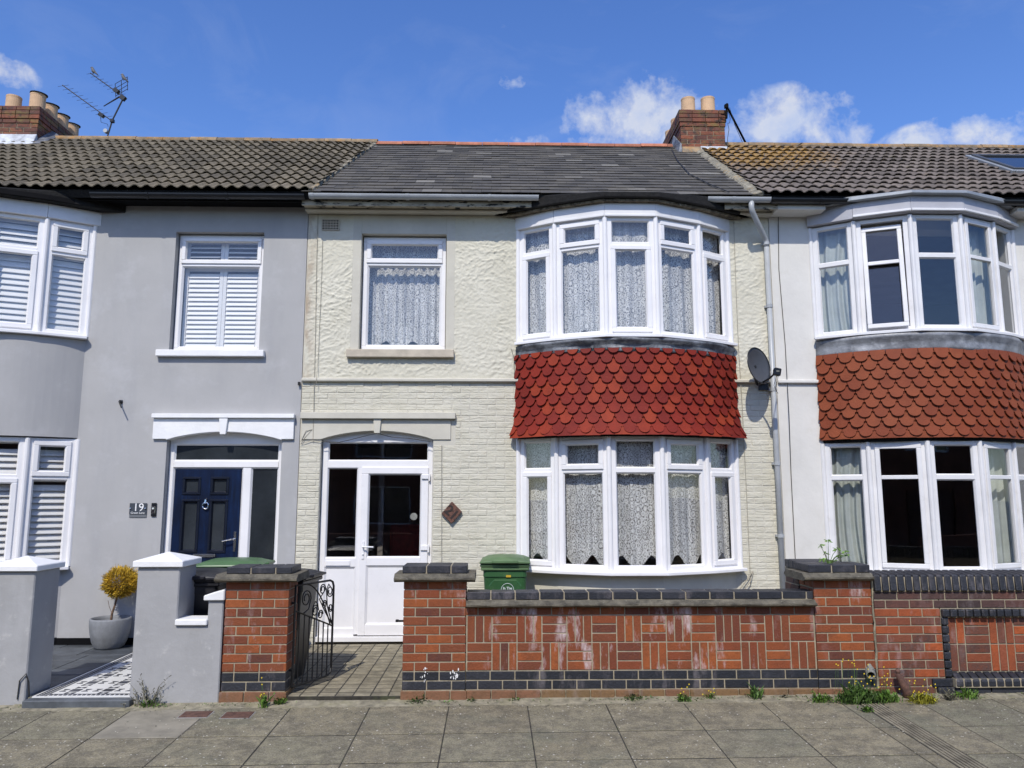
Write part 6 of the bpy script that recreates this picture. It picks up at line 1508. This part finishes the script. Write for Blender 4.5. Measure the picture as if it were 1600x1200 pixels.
mb = MB(); mb.tube([tp(1137, 172, 2.18), tp(1141, 185, 2.18), tp(1140, 192, 2.18), tp(1137, 193, 2.18), tp(1139, 202, 2.2), tp(1137, 215, 2.2), tp(1136, 240, 2.15)], .005, 5); mb.tube([tp(1140, 168, 2.2), tp(1148, 195, 2.3), tp(1163, 229, 2.6)], .004, 5); mb.build('cable', 'cable', PA)

# ================================================================ PAVEMENT DETAILS
for (pa_, pb_, lab) in (((278, 1122), (323, 1110), 'left rusty square stopcock cover in the pavement below the grey wall'), ((344, 1123), (389, 1111), 'right rusty square stopcock cover in the pavement below the brick pier')):
    x0, y0 = GP(*pa_); x1, y1 = GP(*pb_)
    cv = thing('pavement_cover', ((x0+x1)/2, (y0+y1)/2, pave(x0, y0)), lab, 'cover', 'rusty covers in the pavement')
    x1 = x0+.24; y1 = y0+.16
    mb = MB(); mb.hexa(*pq(x0-.012, x1+.012, y0-.012, y1+.012, .004, .03)); mb.build('cover_frame', 'kerb', cv, bevel=.003)
    mb = MB(); mb.hexa(*pq(x0, x1, y0, y1, .008, .02)); mb.build('cover_lid', 'rust', cv, bevel=.002)
x, y = GP(1411, 1086); y = WY-.10
mb = MB(); pz_ = pave(x, y); xt, zt_ = A(1403, 1050, y); mb.tube([(x, y, pz_-.02), (x-.005, y, pz_+.06), (xt+.01, y, zt_-.04), (xt, y, zt_-.02), (xt, y, zt_-.005)], [.048, .044, .030, .02, .012], 14)
mb.lathe([(.001, .028), (.016, .024), (.022, .012), (.022, .0), (.014, -.012)], (xt, y, zt_), 14)
tag(mb.build('iron_stub', 'rust', smooth=True), 'short brown rusty iron stub post in the weeds against the right garden wall', 'stub post')
x, y = AX(1361, 1055, WY-.07), WY-.07; z = AZ(1361, 1055, y)
mb = MB(); dirp = Vector((-.35, -1, -.35)).normalized(); e0 = Vector((x, y, z)); tilt = dirp.to_track_quat('Z', 'Y').to_matrix(); mb.lathe([(.042, -.12), (.042, 0), (.034, .004), (.030, -.002), (.030, -.11)], e0, 18, tilt); mb.tube([e0-dirp*.1, e0+Vector((.02, .03, .05)), e0+Vector((.02, .07, .07))], .022, 8)
tag(mb.build('drain_pipe_end', 'pipe_clay'), 'broken grey clay pipe end poking from the foot of the brick wall', 'pipe')

# ================================================================ WEEDS
def weed(px, py, w_, h_, n, kind, label, mat='leaf', group='weeds along the foot of the walls', seed=0, flowers=0, ground=None, stems=0):
    random.seed(seed+int(px)); 
    if ground is None: x, y = GP(px, py); y = min(y, WY-.05); z = pave(x, y)
    else: x, y, z = ground
    root = thing('weed', (x, y, z), label, 'weed', group); lf = MB(); st_ = MB()
    for i in range(n):
        ox = random.gauss(0, .42)*w_; oy = random.uniform(-.5, .45)*min(w_, .12); L_ = h_*random.uniform(.35, 1)*math.exp(-(ox/w_)**2*1.2)
        an = random.uniform(0, 6.28); sp = random.uniform(.15, .9); b = Vector((x+ox, y+oy, pave(x+ox, y+oy) if ground is None else z))
        tip = b+Vector((math.cos(an)*sp*L_*.8, math.sin(an)*sp*L_*.5, L_*random.uniform(.5, 1))); mid = (b+tip)/2+Vector((0, 0, L_*.18))
        wd = L_*random.uniform(.05, .13) if kind != 'grass' else .0028
        sd = (tip-b).cross(Vector((0, 0, 1))); sd = sd.normalized() if sd.length > 1e-6 else Vector((1, 0, 0))
        if kind == 'twig':
            st_.tube([b, mid, tip], [.0028, .002, .001], 4)
            for q in range(7):
                p = b+(tip-b)*random.uniform(.3, 1); dd = Vector((random.uniform(-1, 1), random.uniform(-1, 1), random.uniform(0, 1)))*.022; lf.face([p, p+dd+Vector((.006, 0, 0)), p+dd*1.2, p+dd-Vector((.006, 0, 0))])
        else:
            lf.mesh([b-sd*wd*.3, b+sd*wd*.3, mid+sd*wd, tip, mid-sd*wd], [(0, 1, 2, 3, 4)])
            if random.random() < .6:
                for q in range(3):
                    p = b+(tip-b)*random.uniform(.3, 1)+Vector((0, 0, .01)); d1 = Vector((random.uniform(-1, 1), random.uniform(-1, .5), random.uniform(-.2, .8))).normalized()*.02*(1+h_*3); d2 = d1.cross(Vector((0, .3, 1))).normalized()*.008; lf.mesh([p, p+d1*.5+d2, p+d1, p+d1*.5-d2], [(0, 1, 2, 3)])
    if lf.f: lf.build('leaves', mat, root)
    if st_.f: st_.build('stems', 'leaf_grey', root)
    if flowers:
        fm = MB(); fs_ = MB()
        for i in range(flowers):
            p = Vector((x+random.gauss(0, .5)*w_, y-random.uniform(0, .06), z+h_*random.uniform(.7, 1.9))); q = Vector((p.x+random.uniform(-.03, .03), y, z+.02)); fs_.tube([q, p], .0012, 3)
            for k in range(5): a = k*1.257; fm.mesh([p, p+Vector((math.cos(a)*.005, -.003, math.sin(a)*.005)), p+Vector((math.cos(a+.6)*.007, -.004, math.sin(a+.6)*.007)), p+Vector((math.cos(a+1.1)*.006, -.003, math.sin(a+1.1)*.006))], [(0, 1, 2, 3)])
        fm.build('flowers', 'petal', root); fs_.build('flower_stems', 'leaf_dark', root)
    return root
weed(236, 1100, .16, .34, 26, 'twig', 'grey dry twiggy weed against the foot of the grey wall', 'leaf_grey', seed=1)
weed(233, 1104, .13, .07, 70, 'leaf', 'low green tuft below the dry twiggy weed', 'leaf', seed=2)
weed(411, 1106, .05, .16, 26, 'leaf', 'upright green weed with yellow tips at left foot of the brick gate pier', 'leaf', seed=3, flowers=5)
weed(440, 1098, .08, .09, 46, 'leaf', 'leafy light green weed at the right foot of the brick gate pier', 'leaf', seed=4)
weed(653, 1094, .11, .05, 50, 'leaf', 'flat green tuft at the foot of the long wall left pier', 'leaf_dark', seed=5)
weed(738, 1092, .05, .04, 18, 'leaf', 'tiny sprig in the joint right of the long wall left pier', 'leaf_dark', seed=6)
weed(803, 1091, .06, .045, 24, 'leaf', 'tiny green tuft below the left part of the basket-weave panel', 'leaf', seed=7)
weed(990, 1093, .12, .06, 60, 'leaf', 'low dark green weed at the foot of the middle of the long wall', 'leaf_dark', seed=8)
weed(1068, 1096, .08, .09, 50, 'leaf', 'fine pale weed with yellow flowers right of the low dark weed', 'leaf', seed=9, flowers=5)
weed(1108, 1092, .06, .06, 26, 'leaf', 'small yellow-flowered sprig left of the reddish upright weed', 'leaf', seed=10, flowers=5)
weed(1181, 1093, .08, .17, 30, 'leaf', 'upright reddish dark weed at the foot of the long wall near its right pier', 'leaf_dark', seed=11)
weed(1226, 1091, .05, .04, 20, 'leaf', 'small brown withered tuft between the reddish weed and the large weed patch', 'leaf_grey', seed=12)
weed(1282, 1096, .14, .09, 110, 'leaf', 'spreading green weed mat at the left end of the large weed patch', 'leaf', seed=13)
weed(1342, 1098, .22, .20, 300, 'leaf', 'large green weed clump with yellow flowers below the clay pipe', 'leaf_dark', seed=14, flowers=26)
weed(1385, 1096, .14, .13, 150, 'leaf', 'dense green weed in front of the iron stub post', 'leaf', seed=15, flowers=12)
weed(1443, 1098, .15, .11, 170, 'leaf', 'yellow-green weed clump right of the iron stub post', 'leaf_yellow', seed=16, flowers=14)
weed(1484, 1094, .06, .13, 40, 'grass', 'thin grassy tuft left of the leafy rosette', 'leaf_grey', seed=17)
weed(1512, 1091, .13, .11, 90, 'leaf', 'broad-leaved green rosette at the foot of the curved blue sill bricks', 'leaf', seed=18)
weed(1354, 1112, .07, .05, 60, 'leaf', 'small green weed growing out of the end of the ribbed drain channel', 'leaf', seed=19)
# plant growing on the pier top
xx, zz_ = A(1295, 882, WY+.15); root = thing('seedling_plant', (xx, WY+.15, zz_), 'small leafy self-seeded plant on top of the right brick pier', 'plant')
st_ = MB(); lf = MB(); random.seed(44)
tips = [(-14, 852), (-8, 864), (-10, 874), (0, 845), (12, 858), (16, 868), (24, 862), (30, 868), (8, 876)]
b = Vector((xx, WY+.15, zz_))
for (dx, py) in tips:
    x, z = A(1295+dx, py, WY+.15); p = Vector((x, WY+.15+random.uniform(-.03, .03), z)); st_.tube([b+Vector((dx*.0003, 0, 0)), (b+p)/2+Vector((0, 0, .02)), p], [.004, .003, .0015], 4)
    for k in range(6):
        a = k*1.05+random.random(); L_ = random.uniform(.035, .06); d1 = Vector((math.cos(a), random.uniform(-.5, .5), math.sin(a)*.5-.15))*L_; d2 = Vector((-math.sin(a)*.4, .6, .4)).normalized()*L_*.28; lf.mesh([p, p+d1*.45+d2, p+d1, p+d1*.45-d2], [(0, 1, 2, 3)])
st_.build('stems', 'leaf_dark', root); lf.build('leaves', 'leaf', root)

# ================================================================ FAR SIDE OF THE STREET (what the windows mirror)
for k in range(6):
    x0 = -19+k*6.4; fy = -21.5
    hs_ = thing('terraced_house', (x0+3.2, fy, 0), 'brick terraced house on the far side of the street behind the viewer', 'house', 'terraced houses on the far side of the street')
    mb = MB(); wall(mb, x0, x0+6.396, -.4, 5.4, [(x0+.6, x0+2.9, 3.3, 4.9), (x0+.6, x0+2.9, .6, 2.2), (x0+4.2, x0+5.2, 3.5, 4.8), (x0+4.1, x0+5.2, -.3, 2.0)], fy, fy-.3); mb.box(x0, x0+6.396, fy-8, fy-7.7, -.4, 5.4); mb.box(x0, x0+.1, fy-7.7, fy-.3, -.4, 5.4); mb.build('wall', 'opp_brick', hs_)
    mb = MB(); vs = [(x0, fy+.35, 5.35), (x0+6.396, fy+.35, 5.35), (x0+6.396, fy-4, 7.9), (x0, fy-4, 7.9), (x0, fy-8.3, 5.35), (x0+6.396, fy-8.3, 5.35)]; mb.mesh(vs, [(0, 3, 2, 1), (3, 4, 5, 2), (0, 1, 5, 4), (0, 4, 3), (1, 2, 5)]); mb.build('roof', 'opp_roof', hs_)
    for (a, b, c, d) in ((.6, 2.9, 3.3, 4.9), (.6, 2.9, .6, 2.2), (4.2, 5.2, 3.5, 4.8)):
        mb = MB(); l_ = Loc((x0+b, fy-.1), (x0+a, fy-.1)); l_.rect(mb, 0, l_.L, c, d, .07, -.05, 0); l_.box(mb, l_.L/2-.04, l_.L/2+.04, -.05, 0, c+.07, d-.07); f = mb.build('window', 'upvc', hs_)
        g_ = MB(); l_.box(g_, .06, l_.L-.06, -.04, -.03, c+.06, d-.06); g_.build('pane', 'dark_pane', f)
    mb = MB(); mb.box(x0+4.12, x0+5.18, fy-.15, fy-.1, -.3, 2.0); mb.build('door', ['navy', 'black_paint', 'wood_sign'][k % 3], hs_)
    mb = MB(); mb.box(x0, x0+3.6, -15.9, -15.6, -.3, .55)
    tag(mb.build('garden_wall', 'opp_brick'), 'low brick garden wall on the far side of the street', 'garden wall', 'garden walls on the far side of the street')

# ================================================================ MOSS, CRUMBS AND TINY SPRIGS IN THE JOINT
random.seed(99); lf = MB()
for i in range(2600):
    x = random.uniform(-5, 5.6)
    if AX(470, 1090, WY) < x < AX(628, 1090, WY)-.02 or mx0 < x < ga: continue
    if mn.noise(Vector((x*2.3, 3.1, 0))) < -.12+random.uniform(-.15, .15): continue
    y = WY-.035-abs(random.gauss(0, .035)); z = pave(x, y)+.002; L_ = random.uniform(.006, .03); a = random.uniform(0, 6.28)
    d = Vector((math.cos(a)*L_, math.sin(a)*L_*.6, L_*random.uniform(.1, .9))); s_ = Vector((-math.sin(a), math.cos(a), .2))*L_*.22; p = Vector((x, y, z)); lf.face([p-s_, p+s_, p+d+s_*.5, p+d-s_*.5])
tag(lf.build('moss_and_sprigs', 'leaf_dark'), 'thin line of moss and tiny sprigs in the joint between pavement and walls', 'moss', None, 'stuff')
for k, (mname, nn) in enumerate((('leaf_grey', 700), ('petal_fallen', 500))):
    if mname not in M: M[mname] = simple(mname, (.62, .58, .47), .8, .1, 10)
    lf = MB()
    for i in range(nn):
        x = random.uniform(-5, 5.5); y = -2.66-abs(random.gauss(0, .25 if k == 0 else .9)); z = pave(x, y)+.006; L_ = random.uniform(.004, .011); a = random.uniform(0, 6.28)
        if y < -5.8: continue
        u = Vector((math.cos(a), math.sin(a), .1))*L_; v = Vector((-math.sin(a), math.cos(a), .15))*L_*.6; p = Vector((x, y, z)); lf.face([p-u, p+v, p+u, p-v])
    tag(lf.build(('dry_leaf_litter', 'fallen_petals')[k], mname), ('dry brown leaf crumbs scattered over the pavement', 'pale fallen petals speckling the pavement slabs')[k], ('leaf litter', 'petals')[k], None, 'stuff')
